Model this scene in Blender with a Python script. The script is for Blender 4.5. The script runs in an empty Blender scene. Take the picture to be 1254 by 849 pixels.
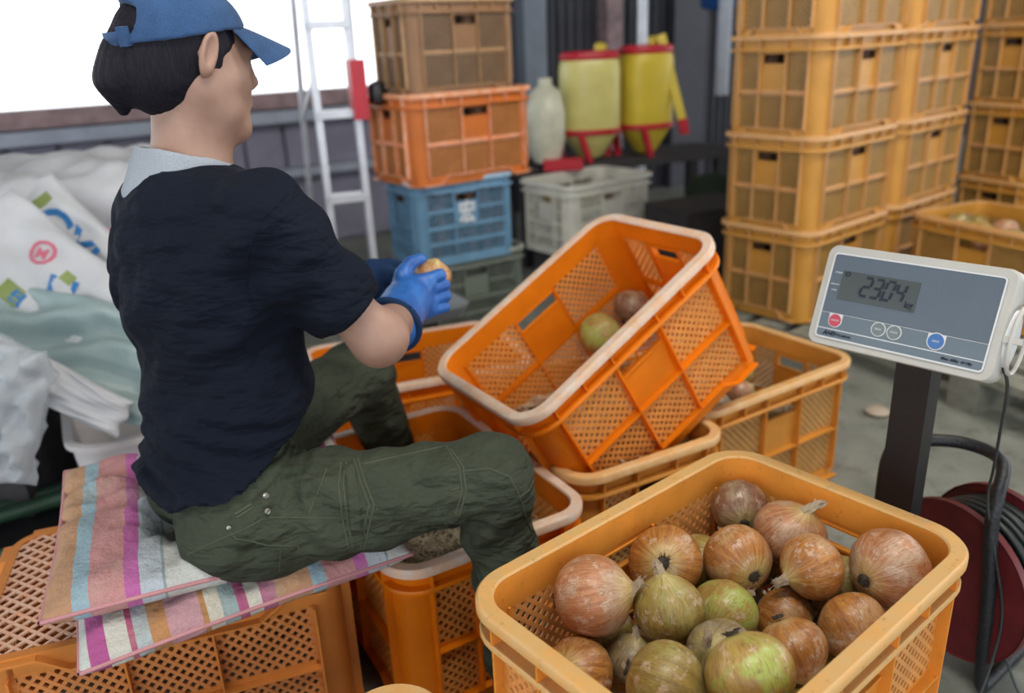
import bpy, bmesh, math, random
import numpy as np
from mathutils import Vector, Matrix, Euler
from mathutils.bvhtree import BVHTree
rnd = random.Random(7)
S = bpy.context.scene
COL = S.collection
R = math.radians

# ------------------------------------------------------------------ camera
cam_d = bpy.data.cameras.new('camera'); cam = bpy.data.objects.new('camera', cam_d); COL.objects.link(cam)
PITCH, ROLL = R(20.57), R(-2.52)
cam.location = (0, 0, 1.037)
_f = Vector((0, math.cos(PITCH), -math.sin(PITCH)))
_r = Vector((1, 0, 0)); _u = Vector((0, math.sin(PITCH), math.cos(PITCH)))
r2 = _r * math.cos(ROLL) + _u * math.sin(ROLL); u2 = -_r * math.sin(ROLL) + _u * math.cos(ROLL)
m3 = Matrix((r2, u2, -_f)).transposed()
cam.rotation_euler = m3.to_euler()
cam_d.sensor_width = 36; cam_d.lens = 1008.2 / 1254 * 36
cam_d.clip_start = .02
cam_d.dof.use_dof = True; cam_d.dof.focus_distance = 1.0; cam_d.dof.aperture_fstop = 3.0
S.camera = cam

# ------------------------------------------------------------------ world, light, exposure
W = bpy.data.worlds.new('sky'); S.world = W; W.use_nodes = True
bg = W.node_tree.nodes['Background']
bg.inputs[0].default_value = (0.93, 0.96, 1.0, 1); bg.inputs[1].default_value = 2.2
S.view_settings.view_transform = 'Standard'; S.view_settings.look = 'None'
S.view_settings.exposure = 0.22; S.view_settings.gamma = 1
S.view_settings.use_curve_mapping = False

def area(name, loc, target, size, power, col, sy=None):
    l = bpy.data.lights.new(name, 'AREA'); l.shape = 'RECTANGLE'; l.size = size; l.size_y = sy or size
    l.energy = power; l.color = col
    o = bpy.data.objects.new(name, l); COL.objects.link(o); o.location = loc
    o.rotation_euler = (Vector(target) - Vector(loc)).to_track_quat('-Z', 'Y').to_euler()
    return o
sun_d = bpy.data.lights.new('sun', 'SUN'); sun_d.energy = 1.1; sun_d.angle = R(25); sun_d.color = (1, .97, .92)
sun = bpy.data.objects.new('sun', sun_d); COL.objects.link(sun)
sun.rotation_euler = Vector((.55, -.75, -.62)).to_track_quat('-Z', 'Y').to_euler()
area('added_front_fill', (.1, .2, 2.6), (.25, .9, 0), 1.2, 26, (1, .94, .84), .35)  # unseen lamp, added to light the front onions from above
area('added_tower_fill', (1.6, 1.6, 2.6), (1.0, 3.0, .3), 1.2, 34, (1, .94, .84), .35)  # unseen lamp, added to brighten the tower and the ivory crate

# ------------------------------------------------------------------ materials
class NT:
    def __init__(s, name):
        s.m = bpy.data.materials.new(name); s.m.use_nodes = True
        s.t = s.m.node_tree; s.n = s.t.nodes; s.l = s.t.links
        s.b = s.n['Principled BSDF']; s.o = s.n['Material Output']
    def add(s, typ, **k):
        n = s.n.new(typ)
        for a, v in k.items():
            if a.startswith('i_'):
                key = a[2:]; key = int(key) if key.isdigit() else key.replace('_', ' ')
                n.inputs[key].default_value = v
            else: setattr(n, a, v)
        return n
    def link(s, a, b): s.l.new(a, b)
    def coords(s): return s.add('ShaderNodeTexCoord').outputs['Object']
    def noise(s, scale, det=4, vec=None, rough=.6):
        n = s.add('ShaderNodeTexNoise'); n.inputs['Scale'].default_value = scale
        n.inputs['Detail'].default_value = det; n.inputs['Roughness'].default_value = rough
        s.link(vec if vec is not None else s.coords(), n.inputs['Vector']); return n.outputs[0]
    def ramp(s, fac, stops, interp='LINEAR'):
        r = s.add('ShaderNodeValToRGB'); e = r.color_ramp.elements; r.color_ramp.interpolation = interp
        while len(e) > 1: e.remove(e[-1])
        e[0].position = stops[0][0]; e[0].color = (*stops[0][1], 1)
        for p, c in stops[1:]:
            x = e.new(p); x.color = (*c, 1)
        s.link(fac, r.inputs[0]); return r.outputs[0]
    def mix(s, fac, a, b, mode='MIX'):
        n = s.add('ShaderNodeMix', data_type='RGBA', blend_type=mode)
        for v, k in ((fac, 0), (a, 6), (b, 7)):
            if hasattr(v, 'is_linked') or hasattr(v, 'links'): s.link(v, n.inputs[k])
            elif k == 0: n.inputs[0].default_value = v
            else: n.inputs[k].default_value = (*v, 1)
        return n.outputs[2]
    def bump(s, h, strength=.3, dist=.002):
        b = s.add('ShaderNodeBump'); b.inputs['Strength'].default_value = strength; b.inputs['Distance'].default_value = dist
        s.link(h, b.inputs['Height']); s.link(b.outputs[0], s.b.inputs['Normal'])
    def rough(s, v): s.b.inputs['Roughness'].default_value = v
    def color(s, c):
        if isinstance(c, tuple): s.b.inputs['Base Color'].default_value = (*c, 1)
        else: s.link(c, s.b.inputs['Base Color'])
    def translucent(s, c, fac):
        t = s.add('ShaderNodeBsdfTranslucent')
        if isinstance(c, tuple): t.inputs[0].default_value = (*c, 1)
        else: s.link(c, t.inputs[0])
        mx = s.add('ShaderNodeMixShader'); mx.inputs[0].default_value = fac
        s.link(s.b.outputs[0], mx.inputs[1]); s.link(t.outputs[0], mx.inputs[2]); s.link(mx.outputs[0], s.o.inputs[0])

def plain(name, c, rough=.5, var=.18, scale=12, bump=.0, metal=0, bscale=60, dirt=None):
    k = NT(name); n = k.noise(scale, 5)
    dk = tuple(x * (1 - var) for x in c); lt = tuple(min(1, x * (1 + var)) for x in c)
    cc = k.ramp(n, [(.3, dk), (.7, lt)])
    if dirt:
        d = k.ramp(k.noise(scale * 2.3, 7, rough=.75), [(.52, (0, 0, 0)), (.72, (1, 1, 1))])
        cc = k.mix(d, cc, dirt)
    k.color(cc); k.rough(rough); k.b.inputs['Metallic'].default_value = metal
    if bump: k.bump(k.noise(bscale, 4), bump, .003)
    return k.m

def plastic(name, c, fade=None, famt=.5, trans=.3, rough=.38, dirt=(.12, .07, .03), dirt_lo=.62):
    k = NT(name)
    n = k.noise(9, 5); cc = k.ramp(n, [(.3, tuple(x * .82 for x in c)), (.7, tuple(min(1, x * 1.12) for x in c))])
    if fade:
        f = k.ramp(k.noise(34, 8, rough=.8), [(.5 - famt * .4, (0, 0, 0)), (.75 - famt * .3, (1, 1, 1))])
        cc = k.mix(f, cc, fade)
    d = k.ramp(k.noise(70, 8, rough=.8), [(dirt_lo, (0, 0, 0)), (dirt_lo + .16, (.8, .8, .8))])
    cc = k.mix(d, cc, dirt)
    k.color(cc); k.rough(rough); k.bump(k.noise(140, 3), .12, .001)
    if trans: k.translucent(cc, trans)
    return k.m

OR = dict(
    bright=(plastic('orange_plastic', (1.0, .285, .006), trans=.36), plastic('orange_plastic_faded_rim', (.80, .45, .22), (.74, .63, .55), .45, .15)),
    front=(plastic('amber_orange_plastic', (.88, .37, .055), trans=.28, dirt_lo=.59), plastic('amber_orange_rim', (.82, .40, .10), (.66, .42, .17), .6, .1, dirt_lo=.58)),
    amber=(plastic('amber_plastic', (.76, .33, .05), trans=.28), plastic('amber_rim', (.72, .34, .09), (.72, .47, .22), .5, .1)),
    tan=(plastic('ochre_plastic', (.60, .29, .045), trans=.15), plastic('ochre_rim', (.62, .28, .075), (.55, .34, .15), .4, .1)),
    seat=(plastic('worn_orange_plastic', (.74, .28, .06), trans=.2), plastic('worn_orange_rim', (.84, .36, .16), (.85, .58, .44), .6, .1)),
    brown=(plastic('old_brown_orange_plastic', (.36, .19, .09), trans=.25), plastic('old_brown_rim', (.4, .18, .07), (.45, .3, .16), .5, .1)),
    red=(plastic('reddish_orange_plastic', (.78, .23, .04), trans=.35), plastic('reddish_orange_rim', (.8, .24, .06), (.8, .5, .35), .35, .1)),
    blue=(plastic('blue_grey_plastic', (.16, .33, .50), trans=.2), plastic('blue_grey_rim', (.2, .38, .55), (.4, .55, .68), .4, .1)),
    grey=(plastic('grey_green_plastic', (.16, .19, .16), trans=.1), plastic('grey_green_rim', (.2, .23, .2), (.3, .32, .28), .4, .05)),
    white=(plastic('ivory_plastic', (.78, .78, .70), trans=.2), plastic('ivory_rim', (.66, .66, .60), (.75, .75, .7), .4, .1)),
)
M = {}
M['concrete'] = plain('concrete', (.20, .215, .19), .75, .25, 5, .25, dirt=(.10, .10, .085))
M['wall_panel'] = plain('grey_purple_panel', (.20, .195, .26), .7, .2, 5)
M['wall_dark'] = plain('dark_corrugated_steel', (.040, .042, .056), .6, .2, 4, metal=.0)
M['bluegrey'] = plain('blue_grey_paint', (.16, .19, .24), .5, .15, 6)
M['rust'] = plain('rusty_timber', (.27, .19, .20), .8, .35, 14)
M['pale_rail'] = plain('pale_painted_steel', (.30, .34, .42), .5, .15, 9)
M['ceil'] = plain('ceiling_boards', (.16, .15, .14), .9)
M['alu'] = plain('aluminium', (.55, .58, .64), .35, .12, 15, metal=.4)
M['black'] = plain('black_paint', (.012, .012, .014), .35, .2, 20)
M['darkmetal'] = plain('dark_hammered_steel', (.035, .038, .042), .42, .5, 220, .35, metal=.6, bscale=300)
M['reel_red'] = plain('dark_red_paint', (.11, .012, .016), .45, .3, 20)
M['cable'] = plain('dark_cable_rubber', (.028, .036, .038), .45, .2, 30)
M['housing'] = plain('ivory_abs', (.46, .455, .42), .42, .08, 10, dirt=(.42, .40, .35))
M['panel_film'] = plain('blue_grey_film', (.125, .165, .20), .3, .06, 10)
M['panel_dark'] = plain('slate_film', (.10, .13, .165), .3, .06, 10)
M['lcd'] = plain('lcd_glass', (.070, .084, .086), .22, .06, 10)
M['ink'] = plain('dark_ink', (.008, .012, .03), .5)
M['white_ink'] = plain('white_ink', (.62, .64, .66), .5, .05)
M['red_key'] = plain('red_key', (.50, .06, .10), .4, .08)
M['blue_key'] = plain('blue_key', (.05, .15, .40), .4, .08)
M['grey_key'] = plain('grey_key', (.16, .19, .20), .4, .08)
M['yellow'] = plain('yellow_tank', (.60, .47, .045), .4, .12, 8)
M['paleyellow'] = plain('pale_yellow_tank', (.60, .56, .20), .35, .12, 8)
M['cap_red'] = plain('crimson_plastic', (.45, .012, .03), .4, .12)
M['ivory'] = plain('ivory_tank', (.55, .56, .45), .4)
M['tubwhite'] = plain('white_tub', (.66, .64, .66), .4, .05)
M['redprint'] = plain('red_print', (.45, .05, .04), .5)
M['blueprint'] = plain('blue_print', (.02, .16, .42), .5)
M['pinkprint'] = plain('pink_print', (.55, .13, .20), .5)
M['greenprint'] = plain('green_print', (.22, .28, .09), .5)
M['greypole'] = plain('dark_green_pole', (.02, .06, .035), .4)
M['wood'] = plain('grey_pallet_wood', (.20, .205, .17), .8, .3, 16, .3)
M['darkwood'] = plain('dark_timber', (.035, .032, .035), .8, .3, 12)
M['cardboard'] = plain('cardboard', (.10, .075, .055), .8, .2, 8)
M['tray'] = plain('beige_board', (.20, .20, .19), .7, .1, 8)
M['bluetarp'] = plain('blue_tarp', (.01, .06, .22), .5)
M['darkgreen'] = plain('dark_green_sack', (.012, .03, .018), .7)
M['chrome'] = plain('snap_metal', (.34, .34, .32), .4, .05, metal=.7)
M['skin'] = None

def fabric(name, c, var=.2, scale=700, rough=.9, bump=.35, big=5, sheen=0.0, fold=0):
    k = NT(name); n = k.noise(big, 5); n2 = k.noise(scale, 2)
    cc = k.ramp(n, [(.3, tuple(x * (1 - var) for x in c)), (.7, tuple(min(1, x * (1 + var)) for x in c))])
    cc = k.mix(.25, cc, k.ramp(n2, [(.35, tuple(x * .6 for x in c)), (.65, tuple(min(1, x * 1.5) for x in c))]))
    k.color(cc); k.rough(rough); k.bump(n2, bump, .0008); k.b.inputs['Specular IOR Level'].default_value = .2
    if fold:
        mp = k.add('ShaderNodeMapping'); mp.inputs['Scale'].default_value = (1, 1, 2.2); k.link(k.coords(), mp.inputs[0])
        b2 = k.add('ShaderNodeBump'); b2.inputs['Strength'].default_value = fold; b2.inputs['Distance'].default_value = .035; k.link(k.noise(15, 3, mp.outputs[0], .5), b2.inputs['Height'])
        b1 = [n for n in k.n if n.type == 'BUMP' and n != b2][0]; k.link(b2.outputs[0], b1.inputs['Normal'])
    k.b.inputs['Sheen Weight'].default_value = sheen
    return k.m
M['navy'] = fabric('navy_cotton', (.0035, .0065, .0150), .25, fold=.7)
M['olive'] = fabric('olive_work_cloth', (.043, .053, .036), .32, 500, big=9, fold=.9)
M['olive_seam'] = fabric('olive_stitching', (.068, .078, .054), .2)
M['denim'] = fabric('blue_denim', (.035, .085, .20), .35, 420, big=14, sheen=.1)
M['collar'] = fabric('pale_grey_knit', (.30, .335, .385), .12)
M['piping'] = fabric('pink_piping', (.50, .25, .27), .1)
M['boot'] = plain('black_rubber_boot', (.012, .012, .014), .4)
k = NT('blue_rubber_glove'); k.color(k.ramp(k.noise(26, 5), [(.3, (.012, .07, .30)), (.7, (.03, .16, .50))])); k.rough(.45); k.bump(k.noise(160, 3), .2, .001); M['glove'] = k.m
M['glove_cuff'] = fabric('navy_glove_cuff', (.010, .03, .085), .2)
k = NT('skin'); sc = k.ramp(k.noise(18, 5), [(.3, (.29, .165, .12)), (.7, (.38, .235, .18))]); k.color(sc); k.rough(.5)
k.b.inputs['Subsurface Weight'].default_value = .12; k.b.inputs['Subsurface Radius'].default_value = (.02, .008, .005)
k.bump(k.noise(260, 3), .12, .0006); M['skin'] = k.m
k = NT('black_hair'); v = k.add('ShaderNodeMapping'); v.inputs['Scale'].default_value = (420, 420, 40); k.link(k.coords(), v.inputs[0])
hn = k.noise(1, 3, v.outputs[0]); k.color(k.ramp(hn, [(.3, (.003, .003, .007)), (.7, (.014, .013, .022))])); k.rough(.65); k.b.inputs['Specular IOR Level'].default_value = .2; k.bump(hn, .5, .002); M['hair'] = k.m

def film(name, c, alpha_mix=.35, rough=.25):
    k = NT(name); k.color(k.ramp(k.noise(7, 5), [(.3, tuple(x * .85 for x in c)), (.7, tuple(min(1, x * 1.1) for x in c))])); k.rough(rough)
    k.bump(k.noise(22, 6), .5, .01); k.translucent(c, alpha_mix); return k.m
M['sackwhite'] = film('white_woven_sack', (.70, .72, .76), .25, .4)
M['sackbeige'] = film('beige_sack', (.40, .36, .32), .15, .5)
M['sheet'] = film('pale_teal_sheet', (.42, .55, .57), .3, .2)
k = NT('clear_plastic'); k.color((.62, .68, .74)); k.rough(.15); k.b.inputs['Alpha'].default_value = .45; k.bump(k.noise(16, 6), .8, .02); M['clear'] = k.m

def onion_mat(name, base, streak, patch, patchamt=.5, rough=.33):
    k = NT(name); co = k.coords()
    oi = k.add('ShaderNodeObjectInfo')
    m3_ = k.add('ShaderNodeMath', operation='MULTIPLY'); k.link(oi.outputs['Random'], m3_.inputs[0]); m3_.inputs[1].default_value = 50
    fl = k.add('ShaderNodeVectorMath', operation='MULTIPLY'); k.link(co, fl.inputs[0]); fl.inputs[1].default_value = (1, 1, 0)
    no = k.add('ShaderNodeVectorMath', operation='NORMALIZE'); k.link(fl.outputs[0], no.inputs[0])
    s5 = k.add('ShaderNodeVectorMath', operation='SCALE'); k.link(no.outputs[0], s5.inputs[0]); s5.inputs[3].default_value = 5.5
    zz = k.add('ShaderNodeVectorMath', operation='MULTIPLY'); k.link(co, zz.inputs[0]); zz.inputs[1].default_value = (0, 0, .7)
    ad = k.add('ShaderNodeVectorMath', operation='ADD'); k.link(s5.outputs[0], ad.inputs[0]); k.link(zz.outputs[0], ad.inputs[1])
    cx = k.add('ShaderNodeVectorMath', operation='ADD'); k.link(ad.outputs[0], cx.inputs[0])
    c33 = k.add('ShaderNodeCombineXYZ'); k.link(m3_.outputs[0], c33.inputs[2]); k.link(c33.outputs[0], cx.inputs[1])
    st = k.noise(1.3, 5, cx.outputs[0])
    va = k.add('ShaderNodeVectorMath', operation='ADD'); k.link(co, va.inputs[0])
    cc3 = k.add('ShaderNodeCombineXYZ'); k.link(m3_.outputs[0], cc3.inputs[0]); k.link(cc3.outputs[0], va.inputs[1])
    pn = k.noise(1.2, 6, va.outputs[0], .6)
    fine = k.noise(5.5, 9, va.outputs[0], .75)
    c = k.ramp(st, [(.32, streak), (.62, base)])
    c = k.mix(k.ramp(pn, [(.62 - patchamt * .25, (0, 0, 0)), (.70 - patchamt * .2, (1, 1, 1))]), c, patch)
    c = k.mix(k.ramp(fine, [(.57, (0, 0, 0)), (.66, (.8, .8, .8))]), c, (.12, .08, .04))
    pale = k.ramp(k.noise(2.6, 8, va.outputs[0], .7), [(.56, (0, 0, 0)), (.60, (.6, .6, .6))])
    c = k.mix(pale, c, (.62, .47, .36))
    s3 = k.add('ShaderNodeSeparateXYZ'); k.link(co, s3.inputs[0])
    ab = k.add('ShaderNodeMath', operation='ABSOLUTE'); k.link(s3.outputs[2], ab.inputs[0])
    pole = k.ramp(ab.outputs[0], [(.70, (0, 0, 0)), (.90, (.75, .75, .75))])
    pm = k.mix(1.0, pole, k.ramp(st, [(.35, (.35, .35, .35)), (.55, (1, 1, 1))]), 'MULTIPLY')
    c = k.mix(pm, c, (.55, .46, .17))
    va2 = k.noise(7.5, 3, cx.outputs[0], .5)
    c = k.mix(k.ramp(va2, [(.40, (.7, .7, .7)), (.47, (0, 0, 0))]), c, streak)
    k.color(c); k.rough(rough); k.b.inputs['Coat Weight'].default_value = .15; k.b.inputs['Coat Roughness'].default_value = .2
    hb = k.mix(.4, k.ramp(st, [(0, (0, 0, 0)), (1, (1, 1, 1))]), k.ramp(k.noise(7, 6, va.outputs[0], .7), [(.3, (0, 0, 0)), (.7, (1, 1, 1))]))
    k.bump(hb, .5, .002); return k.m
ON = [onion_mat('onion_skin_copper', (.50, .22, .05), (.26, .085, .018), (.48, .28, .13)),
      onion_mat('onion_skin_olive', (.38, .27, .065), (.20, .13, .03), (.34, .29, .09)),
      onion_mat('onion_skin_pink', (.52, .25, .12), (.31, .11, .045), (.46, .31, .20), .5),
      onion_mat('onion_skin_green', (.46, .31, .08), (.28, .16, .04), (.36, .42, .09), .6),
      onion_mat('onion_skin_grey', (.30, .22, .11), (.17, .12, .06), (.36, .31, .22), .6),
      onion_mat('onion_skin_brown', (.26, .12, .07), (.13, .06, .035), (.32, .22, .13), .6)]
M['root'] = plain('dry_onion_roots', (.05, .038, .028), .9, .5, 90)
M['stem'] = plain('dry_onion_stem', (.36, .28, .19), .8, .4, 60, .4)
M['straw'] = plain('dry_straw', (.30, .26, .18), .9, .5, 40)
M['skinflake'] = plain('dry_onion_flakes', (.40, .27, .17), .7, .5, 40)

STR = [(.0, (.42, .24, .14)), (.105, (.26, .38, .45)), (.145, (.46, .23, .23)), (.235, (.43, .12, .33)), (.275, (.40, .45, .50)),
       (.335, (.24, .30, .32)), (.342, (.47, .49, .47)), (.50, (.36, .08, .24)), (.545, (.50, .50, .46)), (.60, (.36, .09, .17)), (.615, (.36, .42, .44)), (.655, (.42, .21, .09)),
       (.70, (.45, .26, .29)), (.79, (.40, .21, .09)), (.805, (.52, .50, .42)), (.845, (.27, .35, .35)), (.89, (.36, .09, .19)), (.915, (.54, .52, .46)), (.955, (.38, .11, .23))]
def cushion_mat(name, x0, w, rep=1.0, off=0.):
    k = NT(name); sp = k.add('ShaderNodeSeparateXYZ'); k.link(k.coords(), sp.inputs[0])
    a = k.add('ShaderNodeMath', operation='MULTIPLY_ADD'); k.link(sp.outputs[0], a.inputs[0]); a.inputs[1].default_value = rep / w; a.inputs[2].default_value = -x0 * rep / w + off
    fr = k.add('ShaderNodeMath', operation='FRACT'); k.link(a.outputs[0], fr.inputs[0])
    c = k.ramp(fr.outputs[0], STR, 'CONSTANT')
    c = k.mix(k.ramp(k.noise(9, 6), [(.5, (0, 0, 0)), (.75, (.55, .55, .55))]), c, (.42, .38, .28))
    wv = k.noise(600, 2); c = k.mix(.2, c, k.ramp(wv, [(.3, (.1, .1, .1)), (.7, (.9, .9, .9))]), 'OVERLAY')
    k.color(c); k.rough(.9); k.bump(k.noise(16, 4), .8, .02); return k.m

# ------------------------------------------------------------------ mesh helpers
class MB:
    def __init__(s): s.v = []; s.f = []; s.sm = []
    def quad(s, *p, smooth=False):
        n = len(s.v); s.v += [tuple(x) for x in p]; s.f.append(tuple(range(n, n + len(p)))); s.sm.append(smooth)
    def box(s, a, b):
        x0, y0, z0 = a; x1, y1, z1 = b
        return s.obox([(x0, y0, z0), (x1, y0, z0), (x1, y1, z0), (x0, y1, z0), (x0, y0, z1), (x1, y0, z1), (x1, y1, z1), (x0, y1, z1)])
    def obox(s, p):
        n = len(s.v); s.v += [tuple(x) for x in p]
        for f in ((0, 3, 2, 1), (4, 5, 6, 7), (0, 1, 5, 4), (1, 2, 6, 5), (2, 3, 7, 6), (3, 0, 4, 7)):
            s.f.append(tuple(n + i for i in f)); s.sm.append(False)
        return s
    def bar(s, a, b, w, t, n=(0, 0, 1)):
        a = Vector(a); b = Vector(b); d = (b - a).normalized(); n = Vector(n); sd = d.cross(n).normalized() * w / 2; n = sd.cross(d).normalized() * t / 2
        return s.obox([a - sd - n, a + sd - n, a + sd + n, a - sd + n, b - sd - n, b + sd - n, b + sd + n, b - sd + n]) if False else \
            s.obox([a - sd - n, b - sd - n, b + sd - n, a + sd - n, a - sd + n, b - sd + n, b + sd + n, a + sd + n])
    def loft(s, rings, closed=True, caps=True, smooth=True):
        n0 = len(s.v); k = len(rings[0])
        for r in rings: s.v += [tuple(x) for x in r]
        for i in range(len(rings) - 1):
            for j in range(k if closed else k - 1):
                a = n0 + i * k + j; b = n0 + i * k + (j + 1) % k
                s.f.append((a, b, b + k, a + k)); s.sm.append(smooth)
        if caps:
            s.f.append(tuple(n0 + i for i in reversed(range(k)))); s.sm.append(False)
            s.f.append(tuple(n0 + (len(rings) - 1) * k + i for i in range(k))); s.sm.append(False)
        return s
    def tube(s, pts, r, k=8, caps=True):
        pts = [Vector(p) for p in pts]; rs = r if isinstance(r, (list, tuple)) else [r] * len(pts)
        up = Vector((0, 0, 1)); rings = []; prev = None
        for i, p in enumerate(pts):
            d = (pts[min(i + 1, len(pts) - 1)] - pts[max(i - 1, 0)]).normalized()
            if prev is None:
                x = d.cross(up)
                if x.length < .05: x = d.cross(Vector((1, 0, 0)))
                x.normalize()
            else:
                x = (prev - d * prev.dot(d)).normalized()
            prev = x; y = d.cross(x)
            rings.append([p + (x * math.cos(2 * math.pi * j / k) + y * math.sin(2 * math.pi * j / k)) * rs[i] for j in range(k)])
        return s.loft(rings, caps=caps)
    def lathe(s, prof, k=24, cx=0, cy=0, caps=True):
        return s.loft([[(cx + r * math.cos(2 * math.pi * j / k), cy + r * math.sin(2 * math.pi * j / k), z) for j in range(k)] for r, z in prof], caps=caps)
    def ring(s, sect, hx, hy, r, seg=7):
        n0 = len(s.v); m = len(sect); path = []
        for (sx, sy, a0) in ((1, 1, 0), (-1, 1, 90), (-1, -1, 180), (1, -1, 270)):
            for i in range(seg + 1):
                a = R(a0 + 90 * i / seg); path.append((sx, sy, math.cos(a), math.sin(a)))
        for (sx, sy, ca, sa) in path:
            for (o, z) in sect:
                s.v.append((sx * (hx - r) + ca * (r + o), sy * (hy - r) + sa * (r + o), z))
        K = len(path)
        for i in range(K):
            for j in range(m):
                a = n0 + i * m + j; b = n0 + i * m + (j + 1) % m; c = n0 + ((i + 1) % K) * m + (j + 1) % m; d = n0 + ((i + 1) % K) * m + j
                s.f.append((a, d, c, b)); s.sm.append(False)
        return s
    def mesh(s, name, mat=None):
        me = bpy.data.meshes.new(name); me.from_pydata(s.v, [], s.f)
        me.polygons.foreach_set('use_smooth', s.sm); me.update()
        if mat: me.materials.append(mat)
        return me
def fixn(me):
    bm = bmesh.new(); bm.from_mesh(me); bmesh.ops.recalc_face_normals(bm, faces=bm.faces); bm.to_mesh(me); bm.free(); return me
def smooth_by_angle(me, ang=40):
    bm = bmesh.new(); bm.from_mesh(me); bmesh.ops.recalc_face_normals(bm, faces=bm.faces)
    for f in bm.faces: f.smooth = True
    for e in bm.edges:
        if len(e.link_faces) == 2 and e.calc_face_angle(0) > R(ang): e.smooth = False
    bm.to_mesh(me); bm.free(); return me

def link(name, me, parent=None, loc=(0, 0, 0), rot=(0, 0, 0), mat=None):
    o = bpy.data.objects.new(name, me); COL.objects.link(o)
    o.location = loc; o.rotation_euler = rot
    if parent: o.parent = parent
    if mat is not None:
        if not me.materials: me.materials.append(mat)
        o.material_slots[0].link = 'OBJECT'; o.material_slots[0].material = mat
    return o
def part(name, mb, mat, parent=None, loc=(0, 0, 0), rot=(0, 0, 0), ang=None, **k):
    me = mb.mesh(name, mat); fixn(me) if ang is None else smooth_by_angle(me, ang)
    return link(name, me, parent, loc, rot)
def empty(name, label, cat, loc=(0, 0, 0), rot=(0, 0, 0), group=None):
    o = bpy.data.objects.new(name, None); COL.objects.link(o); o.empty_display_size = .05
    o.location = loc; o.rotation_euler = rot
    return tag(o, label, cat, group)
def tag(o, label, cat, group=None):
    o['label'] = label; o['category'] = cat
    if group: o['group'] = group
    return o
def struct(o): o['kind'] = 'structure'; return o
def sempty(name, loc=(0, 0, 0), rz=0):
    o = bpy.data.objects.new(name, None); COL.objects.link(o); o.location = loc; o.rotation_euler = (0, 0, rz); return struct(o)
def text_mesh(txt, size, depth=.0006, bold=False, shear=0, align='CENTER'):
    cu = bpy.data.curves.new('t', 'FONT'); cu.body = txt; cu.size = size; cu.extrude = depth / 2; cu.align_x = align; cu.align_y = 'CENTER'; cu.shear = shear
    if bold: cu.offset = size * .02
    cu.resolution_u = 3
    o = bpy.data.objects.new('t', cu); COL.objects.link(o)
    me = bpy.data.meshes.new_from_object(o.evaluated_get(bpy.context.evaluated_depsgraph_get()))
    bpy.data.objects.remove(o); bpy.data.curves.remove(cu); me.materials.clear(); return me

# ------------------------------------------------------------------ the shed
floor = MB().box((-9, -4, -.1), (9, 12, 0)); struct(part('floor', floor, M['concrete']))
WA = R(31.8)
wl = sempty('wall_back', (-.75, 4.7, 0), WA)
WS = .81                # sill height; local x runs along the wall, local y is outward
mb = MB()
mb.box((-4.5, .03, 0), (.35, .10, .745)); part('wall_base', mb, M['wall_panel'], wl)
for i in range(23):     # ribbed boards below the sill
    x = -4.45 + i * .21
    part('board', MB().box((x, .0, .02), (x + .185, .03, .66)), M['wall_panel'], wl)
mb = MB().box((-4.5, -.10, .40), (.35, .03, .44)); part('ledge', mb, M['pale_rail'], wl)
mb = MB()
mb.box((-4.5, -.03, 2.5), (.35, .08, 2.9)); part('lintel', mb, M['wall_dark'], wl)
cr = MB(); n = 124; pts = []
for i in range(n * 4 + 1):
    ph = i % 4; x = .35 + i * .0175; pts.append((x, (0 if ph in (0, 1) else .03)))
cr.loft([[(x, y, 0) for x, y in pts] + [(x, y + .01, 0) for x, y in reversed(pts)], [(x, y, 2.9) for x, y in pts] + [(x, y + .01, 2.9) for x, y in reversed(pts)]], smooth=False)
part('corrugated_sheet', cr, M['wall_dark'], wl)
part('wall_post', MB().box((1.0, -.10, 0), (1.16, 0, 2.9)), M['bluegrey'], wl)
part('wall_post', MB().box((1.62, -.10, 0), (1.74, 0, 2.9)), M['rust'], wl)
part('wall_post', MB().box((2.2, -.08, 0), (2.5, 0, 2.9)), M['wall_dark'], wl)
struct(part('trim_1', MB().box((-4.5, -.06, .745), (.35, .1, .82)), M['rust'], None, (-.75, 4.7, 0), (0, 0, WA)))
struct(part('trim_2', MB().box((-4.5, -.09, .675), (.35, .0, .735)), M['pale_rail'], None, (-.75, 4.7, 0), (0, 0, WA)))
wn = sempty('window_1', (-.75, 4.7, 0), WA)
part('window_frame', MB().box((-4.5, 0, 2.44), (.35, .06, 2.5)), M['pale_rail'], wn)
part('window_post', MB().box((.30, 0, .80), (.35, .06, 2.5)), M['pale_rail'], wn)
part('window_post', MB().box((-4.5, 0, .80), (-4.44, .06, 2.5)), M['pale_rail'], wn)
struct(part('ceiling', MB().box((-6, -3.5, 2.9), (7, 10, 3.0)), M['ceil']))

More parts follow.
